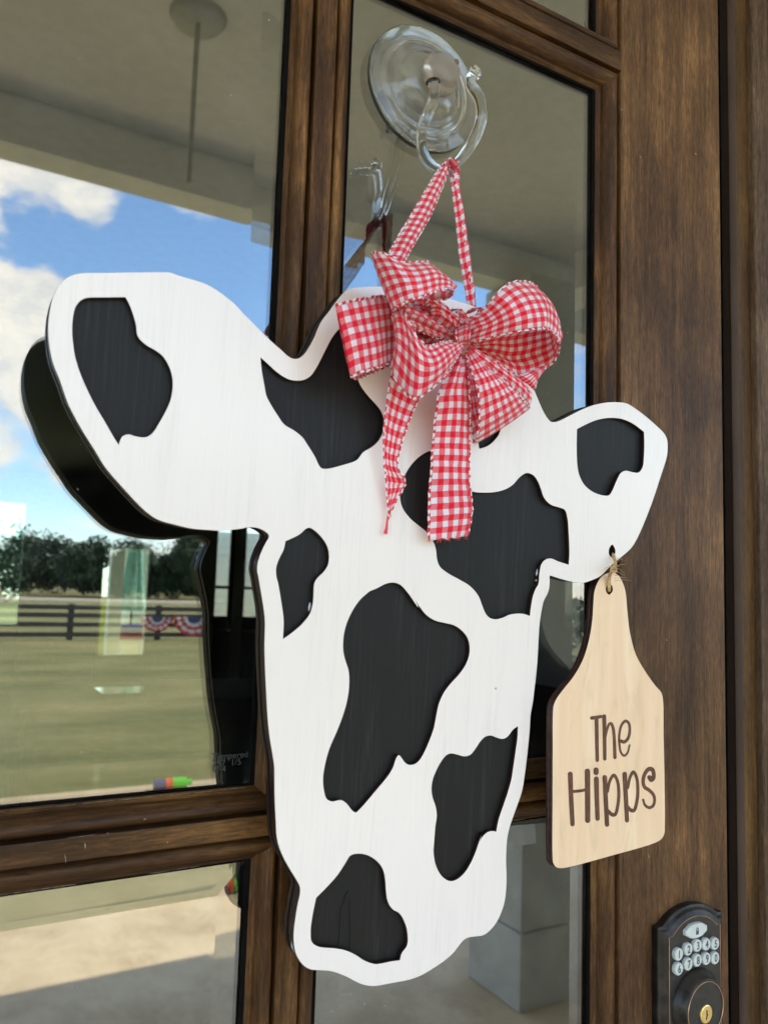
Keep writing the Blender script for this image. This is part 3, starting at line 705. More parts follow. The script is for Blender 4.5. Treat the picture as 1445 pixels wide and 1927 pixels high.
# ================================================================== COW HEAD SIGN
def Z(ox, oy, s, pts): return [((ox + p[0] / s), (oy + p[1] / s)) + tuple(p[2:]) for p in pts]
S = 1445 / 360
za = lambda p: Z(80, 500, S, p)
zb = lambda p: Z(80, 740, S, p)
zc = lambda p: Z(400, 500, S, p)
zd = lambda p: Z(440, 860, S, p)
ze = lambda p: Z(740, 780, S, p)
zg = lambda p: Z(900, 720, S, p)
zh = lambda p: Z(460, 1180, S, p)
zi = lambda p: Z(480, 1520, S, p)
zj = lambda p: Z(780, 1340, 1445 / 260, p)
zk = lambda p: Z(720, 1580, 1445 / 320, p)
zl = lambda p: Z(780, 1080, 1445 / 280, p)
z8 = lambda p: Z(850, 700, 1445 / 595, p)
outer = (za([(52, 560), (50, 450), (60, 350), (85, 240), (120, 165), (170, 108), (230, 74), (300, 60), (500, 56), (700, 53), (900, 51), (960, 53), (1000, 66), (1080, 92), (1180, 120), (1250, 148), (1330, 195), (1390, 240)])
    + zc([(160, 285), (235, 365), (330, 460), (430, 560), (520, 640), (570, 685), (610, 705), (650, 703), (685, 680), (720, 635), (765, 555), (820, 430), (880, 350), (930, 280), (975, 225), (1010, 190), (1050, 172), (1110, 165), (1190, 160)])
    + [(720, 540), (775, 546), (838, 561), (896, 579), (940, 606), (975, 655)]
    + zg([(415, 45), (450, 130), (480, 200), (520, 270), (548, 297), (590, 297), (650, 272), (750, 220), (850, 178), (950, 155), (1050, 150), (1120, 160), (1180, 195), (1260, 255), (1340, 325), (1400, 385), (1422, 430), (1427, 490), (1420, 560), (1380, 690), (1300, 930), (1200, 1170), (1150, 1250), (1060, 1330)])
    + z8([(720, 890), (680, 930), (640, 950), (600, 962), (550, 958), (500, 945), (446, 928, 'c')])
    + zl([(1305, 130), (1288, 190), (1252, 260), (1235, 330), (1215, 450), (1205, 560), (1195, 750), (1185, 900), (1160, 1130), (1145, 1250), (1125, 1360)])
    + zj([(1200, 200), (1175, 450), (1150, 650), (1120, 830), (1080, 950), (1030, 1090), (990, 1210), (965, 1330)])
    + zk([(1048, 100), (1046, 200), (1050, 300), (1048, 400), (1035, 520), (1005, 620), (960, 710), (900, 780), (850, 812), (780, 822), (730, 830), (690, 850), (650, 895), (600, 960), (520, 1030), (400, 1110), (320, 1155), (220, 1190), (100, 1213)])
    + zi([(963, 1336), (900, 1345), (820, 1335), (760, 1310), (700, 1278), (620, 1245), (560, 1230), (480, 1225), (420, 1218), (370, 1190), (330, 1140), (305, 1080), (295, 1000), (297, 920), (310, 820), (325, 730), (342, 650), (342, 600), (325, 560), (270, 470), (215, 370), (180, 280), (165, 200), (160, 100)])
    + zh([(232, 1300), (230, 1150), (228, 1050), (215, 960), (195, 840), (180, 700), (168, 500), (160, 330), (155, 150)])
    + zd([(238, 1230), (225, 1120), (205, 1000), (188, 900), (180, 860), (185, 800), (215, 710), (250, 640), (267, 610), (265, 585), (240, 562), (200, 540), (160, 530), (100, 530), (50, 540)])
    + zb([(1350, 1035), (1250, 1030), (1130, 1020), (1000, 990), (880, 955), (800, 905), (720, 830), (600, 700), (480, 560), (400, 430), (300, 270), (200, 80)])
    + za([(135, 860), (90, 750), (65, 650)]))
spots = [
    za([(630, 235, 'c'), (660, 290), (690, 370), (712, 450), (720, 520), (740, 555), (790, 600), (860, 640), (910, 680), (950, 740), (975, 800), (988, 870), (985, 950), (970, 1020), (935, 1100), (885, 1190), (840, 1260), (800, 1292), (760, 1300), (700, 1290), (650, 1277), (610, 1290), (590, 1325), (580, 1360, 'c'), (540, 1300), (480, 1195), (400, 1060), (330, 920), (280, 800), (245, 680), (228, 560), (224, 470), (232, 380), (250, 310), (290, 260), (340, 240), (450, 237)]),
    zc([(360, 685, 'c'), (420, 740), (480, 795), (540, 838), (590, 860), (640, 866), (690, 860), (740, 830), (780, 775), (820, 700), (860, 620), (900, 545), (945, 487), (1000, 440), (1060, 480), (1080, 600), (1062, 740), (1078, 810), (1100, 860), (1130, 920), (1180, 985), (1230, 1040), (1270, 1090), (1295, 1150), (1298, 1210), (1285, 1270), (1250, 1330), (1200, 1375), (1140, 1410)])
    + zd([(930, 25), (850, 55), (700, 92), (660, 85), (640, 60), (612, 0)]) + zc([(720, 1360), (680, 1300), (620, 1250), (540, 1200), (490, 1130), (440, 1050), (405, 980), (390, 900), (372, 800)]),
    zd([(390, 633, 'c'), (440, 612), (500, 580), (545, 540), (575, 533), (620, 560), (680, 625), (710, 680), (722, 750), (712, 820), (680, 870), (630, 920), (610, 960), (605, 1030), (600, 1100), (580, 1180), (520, 1260), (440, 1330), (370, 1380, 'c'), (375, 1230), (355, 1080), (335, 960), (320, 900), (320, 830), (345, 760), (375, 700)]),
    zd([(1025, 1012, 'c'), (1080, 990), (1150, 955), (1210, 947), (1260, 965), (1320, 1030), (1390, 1130)])
    + zl([(0, 240), (60, 330), (120, 400), (200, 450), (300, 475), (380, 495), (450, 540), (510, 610), (535, 690), (532, 790), (500, 880), (440, 970), (350, 1070), (290, 1150), (240, 1260), (215, 1370)])
    + zj([(238, 0), (215, 130), (170, 270), (100, 430), (50, 510), (0, 548)])
    + zh([(1240, 1043), (1210, 1025), (1185, 990), (1165, 970), (1145, 1000), (1125, 1060), (1090, 1120), (1000, 1230), (880, 1370), (840, 1403), (810, 1385), (770, 1335), (730, 1310), (660, 1320), (620, 1300), (600, 1240), (592, 1150), (605, 1050), (640, 920), (700, 780), (745, 660), (775, 550), (790, 430), (785, 330), (760, 250), (745, 180), (745, 100)])
    + zd([(830, 1340), (850, 1260), (890, 1170), (950, 1080)]),
    ze([(290, 272), (220, 300), (150, 360), (90, 450), (60, 540), (50, 630), (70, 710), (130, 790), (190, 840), (250, 890), (300, 960), (320, 1020), (328, 1090), (350, 1150), (410, 1200), (500, 1250), (580, 1300), (640, 1370)])
    + zl([(655, 310), (690, 390), (730, 430), (790, 443), (850, 430), (920, 400), (1000, 388), (1060, 392), (1120, 412, 'c'), (1130, 330), (1150, 220), (1175, 150), (1203, 100)])
    + ze([(1105, 1200), (1120, 1130), (1150, 1098), (1190, 1090), (1240, 1110), (1325, 1138, 'c'), (1330, 1050), (1325, 900), (1315, 780), (1295, 720), (1250, 700), (1190, 680), (1140, 630), (1115, 560), (1095, 510), (1060, 460), (1010, 440), (960, 465), (900, 530), (840, 565), (760, 585), (680, 588), (600, 580), (500, 520), (420, 400), (360, 300)]),
    ze([(640, 215), (648, 262, 'c'), (700, 245), (740, 220), (790, 165), (808, 125), (820, 60), (700, 40), (630, 100)]),
    zg([(742, 350, 'c'), (800, 320), (880, 285), (960, 267), (1030, 265), (1090, 275), (1160, 305), (1250, 370, 'c'), (1253, 450), (1250, 560), (1240, 640), (1210, 680), (1170, 680), (1110, 668), (1075, 685), (1045, 740), (1010, 820), (985, 853), (930, 852), (860, 825), (800, 775), (760, 700), (745, 620), (740, 500)]),
    zj([(1083, 143, 'c'), (1078, 260), (1060, 400), (1035, 570), (1015, 700), (980, 830), (930, 980), (880, 1130), (855, 1255, 'c'), (810, 1248), (760, 1262), (710, 1310), (670, 1390)])
    + zk([(828, 0), (790, 110), (750, 200), (700, 280), (640, 335), (590, 355), (540, 345), (490, 300), (450, 220), (432, 130), (430, 50)])
    + zj([(195, 1445), (215, 1200), (230, 1080), (215, 980), (185, 890), (175, 800), (190, 700), (230, 600), (280, 510), (330, 450), (380, 430), (440, 440), (520, 460), (580, 445), (630, 390), (690, 300), (740, 255), (800, 243), (860, 265), (920, 278), (970, 255), (1030, 180)]),
    zi([(460, 680, 'c'), (540, 600), (620, 510), (680, 420), (720, 360), (780, 345), (850, 357), (920, 400), (965, 460), (985, 540), (990, 620), (1005, 710), (1040, 765), (1090, 795), (1130, 860), (1152, 940), (1150, 1040), (1110, 1100), (1095, 1155, 'c'), (1020, 1165), (950, 1180), (900, 1183), (830, 1160), (750, 1110), (680, 1080), (600, 1065), (480, 1053), (430, 1020), (418, 950), (430, 830)]),
]
ear_hole = zg([(1010, 1222), (1030, 1250), (1035, 1280), (1022, 1312), (1000, 1318), (984, 1295), (987, 1250)])
LO = Vector((0, -FACE, CZ)); lX = Vector((1, 0, 0)); lY = Vector((0, -TILT, 1)).normalized(); lZ = lX.cross(lY)
def plane_matrix(o, x, y, z):
    m = Matrix.Identity(4)
    for i in range(3): m[i][0] = x[i]; m[i][1] = y[i]; m[i][2] = z[i]; m[i][3] = o[i]
    return m
COW = plane_matrix(LO, lX, lY, lZ)
def cow_local(pts, n=5):
    out_ = []
    for q in catmull(pts, n, True):
        v = PF(q[0], q[1]) - LO; out_.append((v.dot(lX), v.dot(lY)))
    return out_
def plate(name, loops, thick, zoff, mtx, m_face, m_edge, parent, bev=.00025):
    cu = bpy.data.curves.new(name, 'CURVE'); cu.dimensions = '2D'; cu.fill_mode = 'BOTH'; cu.extrude = thick / 2 - bev; cu.bevel_depth = bev; cu.bevel_resolution = 1
    for lp in loops:
        s_ = cu.splines.new('POLY'); s_.points.add(len(lp) - 1)
        for p_, q in zip(s_.points, lp): p_.co = (q[0], q[1], 0, 1)
        s_.use_cyclic_u = True
    tmp = bpy.data.objects.new('tmp', cu); C.objects.link(tmp)
    dg = bpy.context.evaluated_depsgraph_get(); me = bpy.data.meshes.new_from_object(tmp.evaluated_get(dg)); me.name = name
    bpy.data.objects.remove(tmp); bpy.data.curves.remove(cu)
    me.materials.clear(); me.materials.append(m_face); me.materials.append(m_edge)
    tr = mtx @ Matrix.Translation((0, 0, zoff - thick / 2))
    me.transform(tr); off = world_loc(parent)
    nz = (mtx.to_3x3() @ Vector((0, 0, 1))).normalized()
    for p in me.polygons: p.material_index = 0 if p.normal.dot(nz) > .6 else 1
    me.transform(Matrix.Translation(-off)); me.update()
    return link(bpy.data.objects.new(name, me), parent)
cow = thing('cow_head_sign', 'white wooden cow head cutout with recessed black patches hanging on the door', 'wall sign', PF(750, 1150, -.01))
Lo = cow_local(outer); Lh = cow_local(ear_hole)
def inset(lp, d):
    n = len(lp); o_ = []
    ar = sum(lp[i][0] * lp[(i + 1) % n][1] - lp[(i + 1) % n][0] * lp[i][1] for i in range(n)); sg = 1 if ar > 0 else -1
    for i in range(n):
        a = Vector(lp[i - 1]); b = Vector(lp[(i + 1) % n]); t = (b - a).normalized(); nn = Vector((-t.y, t.x)) * sg
        o_.append((lp[i][0] + nn.x * d, lp[i][1] + nn.y * d))
    return o_
plate('face_panel', [Lo] + [cow_local(s_) for s_ in spots] + [Lh], .0032, 0, COW, white_paint, edge_mat, cow)
plate('patch_panel', [inset(Lo, .0003), Lh], .0032, -.0036, COW, black_paint, edge_mat, cow)
plate('backing_panel', [inset(Lo, .0010), Lh], .0030, -.0072, COW, black_paint, edge_mat, cow)
plate('backing_panel', [inset(Lo, .0002), Lh], .0030, -.0106, COW, black_paint, edge_mat, cow)
# dried glue along the rims
def bead(pts, r, h=-.002, name='glue_bead'):
    q = catmull(pts, 5); bm = bmesh.new()
    P3 = [PF(a, b, h) for a, b in q]; tube(bm, P3, [r * (.5 + .9 * abs(mnoise.noise(Vector(v) * 420))) for v in P3], 6)
    return bm_obj(name, bm, glue, cow, True)
bead(zi([(325, 700), (310, 780), (298, 860), (290, 960), (286, 1040), (300, 1090)]), .0011, -.0034)
bead(ze([(1322, 890), (1326, 960), (1322, 1010), (1318, 1060)]), .0011, -.0028)
bead(ze([(1095, 1160), (1085, 1190), (1092, 1225), (1078, 1260)]), .0013, -.0028)
bead(ze([(1070, 1290), (1050, 1350), (1038, 1395)]), .0007, -.0030)
bead(zd([(575, 1100), (572, 1150), (566, 1190)]), .0008, -.0030)
# crack in the chin patch
cm_ = plain('crack_line', (.002, .002, .002), .8, .1)
bm = bmesh.new()
for pl in ([(629, 1062), (636, 960), (645, 840), (655, 745), (672, 715), (675, 680), (690, 655), (700, 635), (708, 630)], [(718, 680), (716, 760), (720, 900), (718, 1000), (720, 1092)]):
    tube(bm, [PF(a, b, -.00340) for a, b in catmull(zi(pl), 4)], .00036, 5)
bm_obj('crack', bm, cm_, cow)

# ================================================================== EAR TAG
zt = lambda p: Z(1000, 1000, 903 / 300, p)
zm = lambda p: Z(1020, 1320, 5.78, p)
TY, TS = .052, math.tan(math.radians(9.5))
tcx = P(1148, 1350, TY).x
def PT(px, py, h=0.0):
    # plane y = -(TY + h) + (x - tcx) * TS
    u, w_ = ray(px, py); t = (D - TY - h - tcx * TS) / (1 - u * TS)
    return Vector((u * t, -D + t, CZ + w_ * t))
tO = Vector((tcx, -TY, CZ)); tX = Vector((1, TS, 0)).normalized(); tY = Vector((0, 0, 1)); tZ = tX.cross(tY)
TAG = plane_matrix(tO, tX, tY, tZ)
def tag_local(pts, n=5, closed=True):
    o_ = []
    for q in (catmull(pts, n, closed) if n else pts):
        v = PT(q[0], q[1]) - tO; o_.append((v.dot(tX), v.dot(tY)))
    return o_
tg = thing('ear_tag_sign', 'pale birch tag shaped like an ear tag hanging from the cow ear', 'tag', PT(1148, 1350))
tout = zt([(458, 235), (420, 242), (393, 262), (370, 300), (356, 345), (350, 420), (345, 500), (325, 620), (290, 730), (240, 820), (185, 890), (148, 940), (128, 980), (122, 1030), (121, 1200), (120, 1500), (120, 1840), (124, 1878), (140, 1900), (165, 1906), (210, 1900), (450, 1836), (700, 1762), (735, 1740), (750, 1712), (753, 1660), (751, 1400), (746, 1150), (742, 950), (732, 912), (700, 875), (640, 790), (590, 700), (555, 570), (540, 440), (530, 340), (512, 285), (490, 250)])
thole = zt([(440, 296), (456, 308), (460, 335), (450, 352), (438, 360), (424, 346), (420, 318)])
plate('face_board', [tag_local(tout), tag_local(thole)], .0028, 0, TAG, birch, edge_brown, tg)
plate('back_board', [inset(tag_local(tout), .0001), tag_local(thole)], .0026, -.0029, TAG, edge_brown, edge_brown, tg)
def stroke(name, strokes):
    """strokes: (points, width start, width end) in picture px of the tag zoom; built as flat burnt strokes in the tag's own plane"""
    vs = []; fs = []; k3 = 0
    for pts, w0, w1 in strokes:
        q = catmull(pts, 8); n = len(q); base = len(vs)
        L = []; R_ = []
        for i, p in enumerate(q):
            a = q[max(i - 1, 0)]; b = q[min(i + 1, n - 1)]; tx, ty = b[0] - a[0], b[1] - a[1]; l = math.hypot(tx, ty) or 1
            w_ = (w0 + (w1 - w0) * i / (n - 1)) / 2 * 1.65; nx, ny = -ty / l * w_ * .86, tx / l * w_
            L.append((p[0] + nx, p[1] + ny)); R_.append((p[0] - nx, p[1] - ny))
        def cap(c, fr_, d):
            return None
        poly = list(L)
        # rounded end
        e = q[-1]; a0 = math.atan2(L[-1][1] - e[1], L[-1][0] - e[0]); rr = math.dist(L[-1], e)
        cap1 = [(e[0] + rr * math.cos(a0 - PI * t / 6), e[1] + rr * math.sin(a0 - PI * t / 6)) for t in range(1, 6)]
        s0 = q[0]; a1 = math.atan2(R_[0][1] - s0[1], R_[0][0] - s0[0]); r1 = math.dist(R_[0], s0)
        cap0 = [(s0[0] + r1 * math.cos(a1 - PI * t / 6), s0[1] + r1 * math.sin(a1 - PI * t / 6)) for t in range(1, 6)]
        h = .00012 + .00002 * k3; k3 += 1
        def add(pp):
            vs.append(PT(*zm([pp])[0], h)); return len(vs) - 1
        il = [add(p) for p in L]; ir = [add(p) for p in R_]
        for i in range(n - 1): fs.append((il[i], il[i + 1], ir[i + 1], ir[i]))
        c1 = [add(p) for p in cap1]; fs.append([il[-1]] + c1 + [ir[-1]])
        c0 = [add(p) for p in cap0]; fs.append([ir[0]] + c0 + [il[0]])
    o = mobj(name, vs, fs, engraved, tg); return o
st = [
    ('letter_t', [([(537, 180), (590, 174), (638, 164)], 24, 22), ([(588, 182), (592, 400), (597, 640)], 31, 27)]),
    ('letter_h', [([(672, 162), (676, 400), (679, 626)], 32, 26), ([(684, 400), (703, 310), (725, 250), (745, 240), (765, 275), (780, 380), (789, 610)], 16, 26)]),
    ('letter_e', [([(850, 430), (890, 440), (932, 400), (950, 310), (938, 235), (905, 213), (865, 250), (838, 350), (838, 470), (855, 555), (888, 590), (925, 560), (948, 475)], 24, 14)]),
    ('letter_capital_h', [([(303, 790), (313, 1050), (328, 1335)], 38, 34), ([(490, 760), (492, 1000), (493, 1295)], 42, 40), ([(330, 980), (400, 974), (480, 960)], 20, 20)]),
    ('letter_i', [([(587, 842), (592, 1050), (600, 1275)], 38, 34), ([(584, 745), (584, 774)], 40, 40)]),
    ('letter_p', [([(678, 825), (690, 1080), (703, 1340)], 36, 34), ([(708, 980), (735, 860), (778, 803), (815, 860), (831, 980), (822, 1120), (792, 1228), (760, 1232), (712, 1190)], 22, 26)]),
    ('letter_p', [([(894, 790), (908, 1050), (920, 1295)], 36, 32), ([(928, 940), (955, 820), (990, 768), (1025, 830), (1038, 960), (1027, 1090), (995, 1185), (960, 1182), (925, 1145)], 22, 26)]),
    ('letter_s', [([(1164, 826), (1182, 850), (1203, 838), (1210, 790), (1195, 742), (1160, 735), (1115, 785), (1095, 870), (1112, 932), (1160, 965), (1208, 1018), (1220, 1080), (1200, 1138), (1160, 1155), (1117, 1128), (1096, 1070)], 34, 18)]),
]
for nm, s_ in st: stroke(nm, s_)
# twine
tw = thing('twine_tie', 'frayed jute twine tying the birch tag to the hole in the ear', 'twine', PT(1147, 1075))
e0 = zg([(1018, 1305)])[0]; t0 = zt([(438, 335)])[0]
bm = bmesh.new()
for k in range(3):
    o = (k - 1) * 1.3
    pts = [PF(e0[0] - 1, e0[1] - 6, -.006), PF(e0[0] + o, e0[1], .001), PF(1157 + o, 1062, .006), PF(1151 + o, 1074, .005), PT(1146 + o, 1086, .003), PT(t0[0] + o, t0[1] - 2, .001), PT(t0[0], t0[1] + 3, -.004)]
    tube(bm, catmull([tuple(p) for p in pts], 5), .0007, 6)
bm_obj('strand', bm, jute, tw, True)
bm = bmesh.new(); kc = PF(1152, 1071, .006)
tube(bm, [kc + Vector((.0022 * math.cos(a), -.0010 + .0005 * math.sin(2 * a), .0018 * math.sin(a))) for a in [PI * k / 6 for k in range(12)]], .0009, 6, True)
bm_obj('knot', bm, jute, tw, True)
bm = bmesh.new()
for k in range(26):
    a = random.uniform(0, 2 * PI); l = random.uniform(.004, .013); s0 = kc + Vector((random.gauss(0, .001), -.001, random.gauss(0, .003)))
    d_ = Vector((math.cos(a) + .5, random.uniform(-.5, .2), math.sin(a) * .7 - .2)).normalized()
    tube(bm, [s0, s0 + d_ * l * .5 + Vector((0, 0, .0006)), s0 + d_ * l], [.00016, .00013, .00005], 4)
bm_obj('loose_fibres', bm, jute, tw)

# ================================================================== RIBBON
zr = lambda x, y: (600 + x / 2.502, 280 + y / 2.502)
PITCH = .0070
def ribbon(name, secs, parent, arch=0.0, wav=.0006, n=9, m=15, u0=0.0, edge=True, vr=(0, 5.9), seed=0, gather=0.0, frayed=False, jitter=None, hang=False):
    """secs: (xa, ya, ha, xb, yb, hb): the two selvages along the strip; h in mm in front of the cow face"""
    q = catmull([tuple(s_) for s_ in secs], n); rows = len(q)
    G = []
    for i, s_ in enumerate(q):
        a = PF(*zr(s_[0], s_[1]), s_[2] / 1000); b = PF(*zr(s_[3], s_[4]), s_[5] / 1000)
        row = []
        for j in range(m):
            t = j / (m - 1); p = a.lerp(b, t)
            ar_ = arch(i / (rows - 1)) if callable(arch) else arch
            off = ar_ / 1000 * math.sin(PI * t)
            off += wav * mnoise.noise(Vector((i * .35 + seed, t * 3.2, seed * 3.7))) * 1.6
            gg = gather(i / (rows - 1)) if callable(gather) else gather
            off += gg / 1000 * math.sin(t * PI * 5 + seed)
            row.append(p + Vector((0, -off, 0)))
        G.append(row)
    us = [u0]
    for i in range(1, rows):
        d_ = (G[i][m // 2] - G[i - 1][m // 2]).length
        us.append(us[-1] + d_ / PITCH)
    vs = [p for r in G for p in r]; uv = [(us[i], vr[0] + (vr[1] - vr[0]) * j / (m - 1)) for i in range(rows) for j in range(m)]
    if frayed:
        for j in range(m):
            G_ = vs[(rows - 1) * m + j]; d_ = (G[rows - 1][j] - G[rows - 2][j]).normalized(); vs[(rows - 1) * m + j] = G_ + d_ * random.uniform(-.0004, .0016)
    fs = [(i * m + j, i * m + j + 1, (i + 1) * m + j + 1, (i + 1) * m + j) for i in range(rows - 1) for j in range(m - 1)]
    o = mobj(name, vs, fs, ging, parent, True, uv)
    md = o.modifiers.new('thickness', 'SOLIDIFY'); md.thickness = .00025; md.offset = 0
    if edge:
        bm = bmesh.new(); uvl = bm.loops.layers.uv.new('UVMap'); off = world_loc(parent)
        for j in (0, m - 1):
            pts = [G[i][j] + Vector((0, -.0004 + .00035 * math.sin(us[i] * 2 * PI), .0003 * math.cos(us[i] * 2 * PI))) for i in range(rows)]
            st_ = len(bm.faces); tube(bm, pts, .00042, 6); bm.faces.ensure_lookup_table()
            for fi in range(st_, len(bm.faces)):
                r_ = min((fi - st_) // 6, rows - 2)
                for lp in bm.faces[fi].loops: lp[uvl].uv = (us[r_] * 1.6 + .2, 0)
        bm_obj('wired_edge', bm, stitch, o, True, loc=1)
        ed = C.objects[-1] if False else None
        child = [c_ for c_ in o.children][0]
        for v in child.data.vertices: v.co = v.co - off
    if frayed:
        bm = bmesh.new(); off = world_loc(parent); base = G[rows - 1]; d_ = (G[rows - 1][m // 2] - G[rows - 2][m // 2]).normalized()
        for k in range(46):
            t = random.random() * (m - 1); j = int(t); p = base[j].lerp(base[min(j + 1, m - 1)], t - j)
            e = p + d_ * random.uniform(.0006, .0026) + Vector((random.gauss(0, .0005), random.gauss(0, .0004), 0))
            tube(bm, [p - off, e - off], [.00013, .00006], 4)
        bm_obj('frayed_threads', bm, stitch if k % 2 else stitch, o, False, loc=1)
    return o, G, us

# hanger ribbon from the hook
hg = thing('hanging_ribbon', 'narrow folded red gingham ribbon looped over the clear hook above the bow', 'ribbon', PF(850, 420, -.02))
ribbon('left_strand', [(600, 56, -27, 624, 62, -27), (572, 84, -24, 606, 112, -24), (540, 132, -19, 588, 165, -20), (498, 200, -13, 560, 232, -14), (436, 305, -6, 520, 325, -7), (385, 390, 2, 470, 412, 2), (345, 460, 8, 430, 480, 8), (312, 530, 12, 392, 548, 12)], hg, arch=3.0, vr=(0.1, 3.1), seed=2, m=11)
ribbon('right_strand', [(606, 66, -27, 660, 62, -28), (612, 105, -26, 663, 95, -27), (624, 200, -24, 664, 195, -25), (638, 310, -22, 676, 300, -23), (650, 420, -20, 690, 410, -22), (662, 520, -18, 702, 510, -20), (678, 620, -17, 722, 610, -19), (694, 720, -16, 737, 712, -17), (704, 780, -16, 742, 770, -16)], hg, arch=2.0, vr=(.3, 2.3), seed=3, m=9, edge=False)
ribbon('folded_layer', [(622, 96, -24.5, 654, 90, -25), (644, 200, -22.5, 664, 195, -23.5), (664, 310, -20.5, 682, 300, -21), (680, 430, -18.5, 700, 420, -19.5), (690, 520, -16.8, 713, 512, -18), (708, 620, -15.6, 726, 614, -17), (724, 716, -15.5, 738, 708, -15.5)], hg, arch=.8, vr=(.0, 1.0), seed=4, m=6, edge=False)
ribbon('hook_bridge', [(585, 78, -22, 606, 104, -22), (600, 52, -25, 618, 84, -25.5), (620, 46, -28, 634, 78, -28.5), (642, 50, -28, 650, 84, -28.5), (655, 66, -25, 660, 100, -25.5)], hg, arch=1, vr=(0, 2.2), seed=5, m=9)

bow = thing('gingham_bow', 'large red and white gingham bow tied on top of the cow head', 'bow', PF(865, 640, .01))
# left back loop
ribbon('bow_loop', [(78, 735, 30, 150, 1078, 30), (112, 724, 31, 182, 1060, 31), (165, 712, 30, 232, 1045, 30), (230, 700, 26, 285, 1030, 26), (290, 692, 20, 318, 1015, 20), (350, 690, 14, 352, 1000, 14), (480, 740, 8, 470, 960, 8)], bow, arch=1.5, seed=1)
ribbon('loop_underside', [(79, 737, 29.5, 151, 1076, 29.5), (110, 745, 22, 175, 1084, 21), (180, 740, 12, 205, 1076, 12), (300, 760, 6, 290, 1040, 6), (440, 790, 5, 420, 980, 5)], bow, arch=-1, seed=6, edge=True, u0=1)
# upper left loop
ribbon('bow_loop', [(244, 492, 30, 352, 758, 42), (262, 487, 36, 372, 745, 47), (300, 490, 42, 402, 728, 52), (345, 512, 46, 436, 712, 56), (395, 533, 46, 476, 698, 58), (450, 533, 44, 520, 684, 58), (508, 534, 40, 562, 668, 56), (545, 562, 36, 592, 658, 54), (590, 610, 32, 618, 655, 50), (628, 648, 30, 632, 668, 45)], bow, arch=lambda t: 4 * min(1, t * 2.5), seed=9)
ribbon('loop_underside', [(630, 650, 30, 632, 668, 45), (622, 666, 24, 626, 690, 38), (590, 668, 20, 600, 708, 32), (545, 672, 18, 552, 716, 26), (500, 690, 16, 520, 770, 20), (520, 760, 13, 570, 810, 16), (590, 800, 12, 620, 860, 13), (640, 850, 12, 660, 880, 12)], bow, arch=-3, seed=12, u0=.5, m=17)
ribbon('loop_underside', [(246, 494, 29, 350, 756, 41), (258, 540, 22, 350, 772, 32), (300, 620, 14, 372, 800, 22), (380, 720, 10, 420, 850, 14), (520, 800, 8, 540, 880, 9)], bow, arch=lambda t: -2 * t, seed=14, u0=.2)
# centre left loop, big teardrop
ribbon('bow_loop', [(668, 912, 20, 684, 938, 18), (636, 905, 27, 664, 962, 25), (600, 908, 34, 640, 1000, 30), (560, 914, 40, 612, 1045, 35), (525, 928, 44, 575, 1088, 38), (495, 922, 46, 530, 1130, 40), (462, 888, 47, 490, 1160, 41), (430, 830, 46, 455, 1178, 40), (402, 775, 42, 420, 1166, 36), (378, 752, 36, 382, 1125, 30), (352, 768, 30, 346, 1060, 25), (340, 800, 22, 334, 1020, 18)], bow, arch=5, seed=3, gather=lambda t: 1.6 * max(0, 1 - t * 3))
ribbon('loop_underside', [(400, 765, 40, 418, 1120, 30), (420, 800, 30, 440, 1060, 22), (470, 830, 22, 490, 1000, 16), (540, 850, 16, 560, 960, 12), (640, 880, 12, 650, 930, 10)], bow, arch=-5, seed=21, u0=.3, gather=3.0, m=21)
ribbon('bow_fold', [(372, 742, 36, 404, 830, 30), (410, 742, 36, 450, 850, 26), (460, 762, 33, 490, 868, 23), (520, 800, 28, 540, 890, 21), (580, 846, 22, 590, 900, 18), (650, 890, 18, 650, 915, 15)], bow, arch=5, seed=31, gather=1.5, m=17)
ribbon('bow_fold', [(484, 748, 24, 500, 800, 19), (492, 722, 30, 520, 806, 23), (530, 716, 33, 552, 810, 25), (566, 738, 31, 590, 832, 25), (600, 770, 27, 616, 852, 22), (640, 812, 21, 646, 872, 18)], bow, arch=6, seed=33, gather=1.2, m=17)
# right loop, front
ribbon('bow_loop', [(668, 828, 20, 690, 922, 20), (700, 798, 26, 722, 914, 26), (745, 778, 33, 775, 900, 34), (785, 742, 40, 838, 880, 42), (822, 698, 46, 905, 866, 50), (862, 655, 48, 965, 856, 54), (905, 628, 47, 1020, 850, 56), (955, 624, 44, 1062, 846, 55), (1005, 632, 38, 1085, 852, 52), (1046, 676, 32, 1106, 872, 48), (1072, 745, 26, 1122, 900, 44), (1084, 820, 22, 1131, 925, 40)], bow, arch=6, seed=5, gather=lambda t: 1.8 * max(0, 1 - t * 3.2))
ribbon('loop_underside', [(1086, 824, 21, 1131, 926, 40), (1088, 838, 14, 1126, 965, 34), (1075, 836, 11, 1102, 1008, 27), (1042, 832, 11, 1052, 1040, 22), (990, 838, 13, 990, 1062, 18), (930, 850, 15, 930, 1060, 15), (870, 862, 20, 870, 1020, 14), (810, 880, 20, 812, 985, 14), (755, 898, 19, 758, 958, 14), (700, 915, 17, 702, 935, 14)], bow, arch=lambda t: -6 * max(0, min(1, t * 4 - .8)), seed=8, u0=.6, gather=lambda t: 2.2 * t, m=21)
# small flap at the right
ribbon('bow_fold', [(915, 1075, 16, 1012, 1138, 18), (950, 1062, 18, 1022, 1122, 20), (1000, 1045, 20, 1030, 1085, 22), (1050, 1020, 20, 1062, 1042, 22), (1084, 1002, 20, 1084, 1012, 22)], bow, arch=2, seed=17, edge=False)
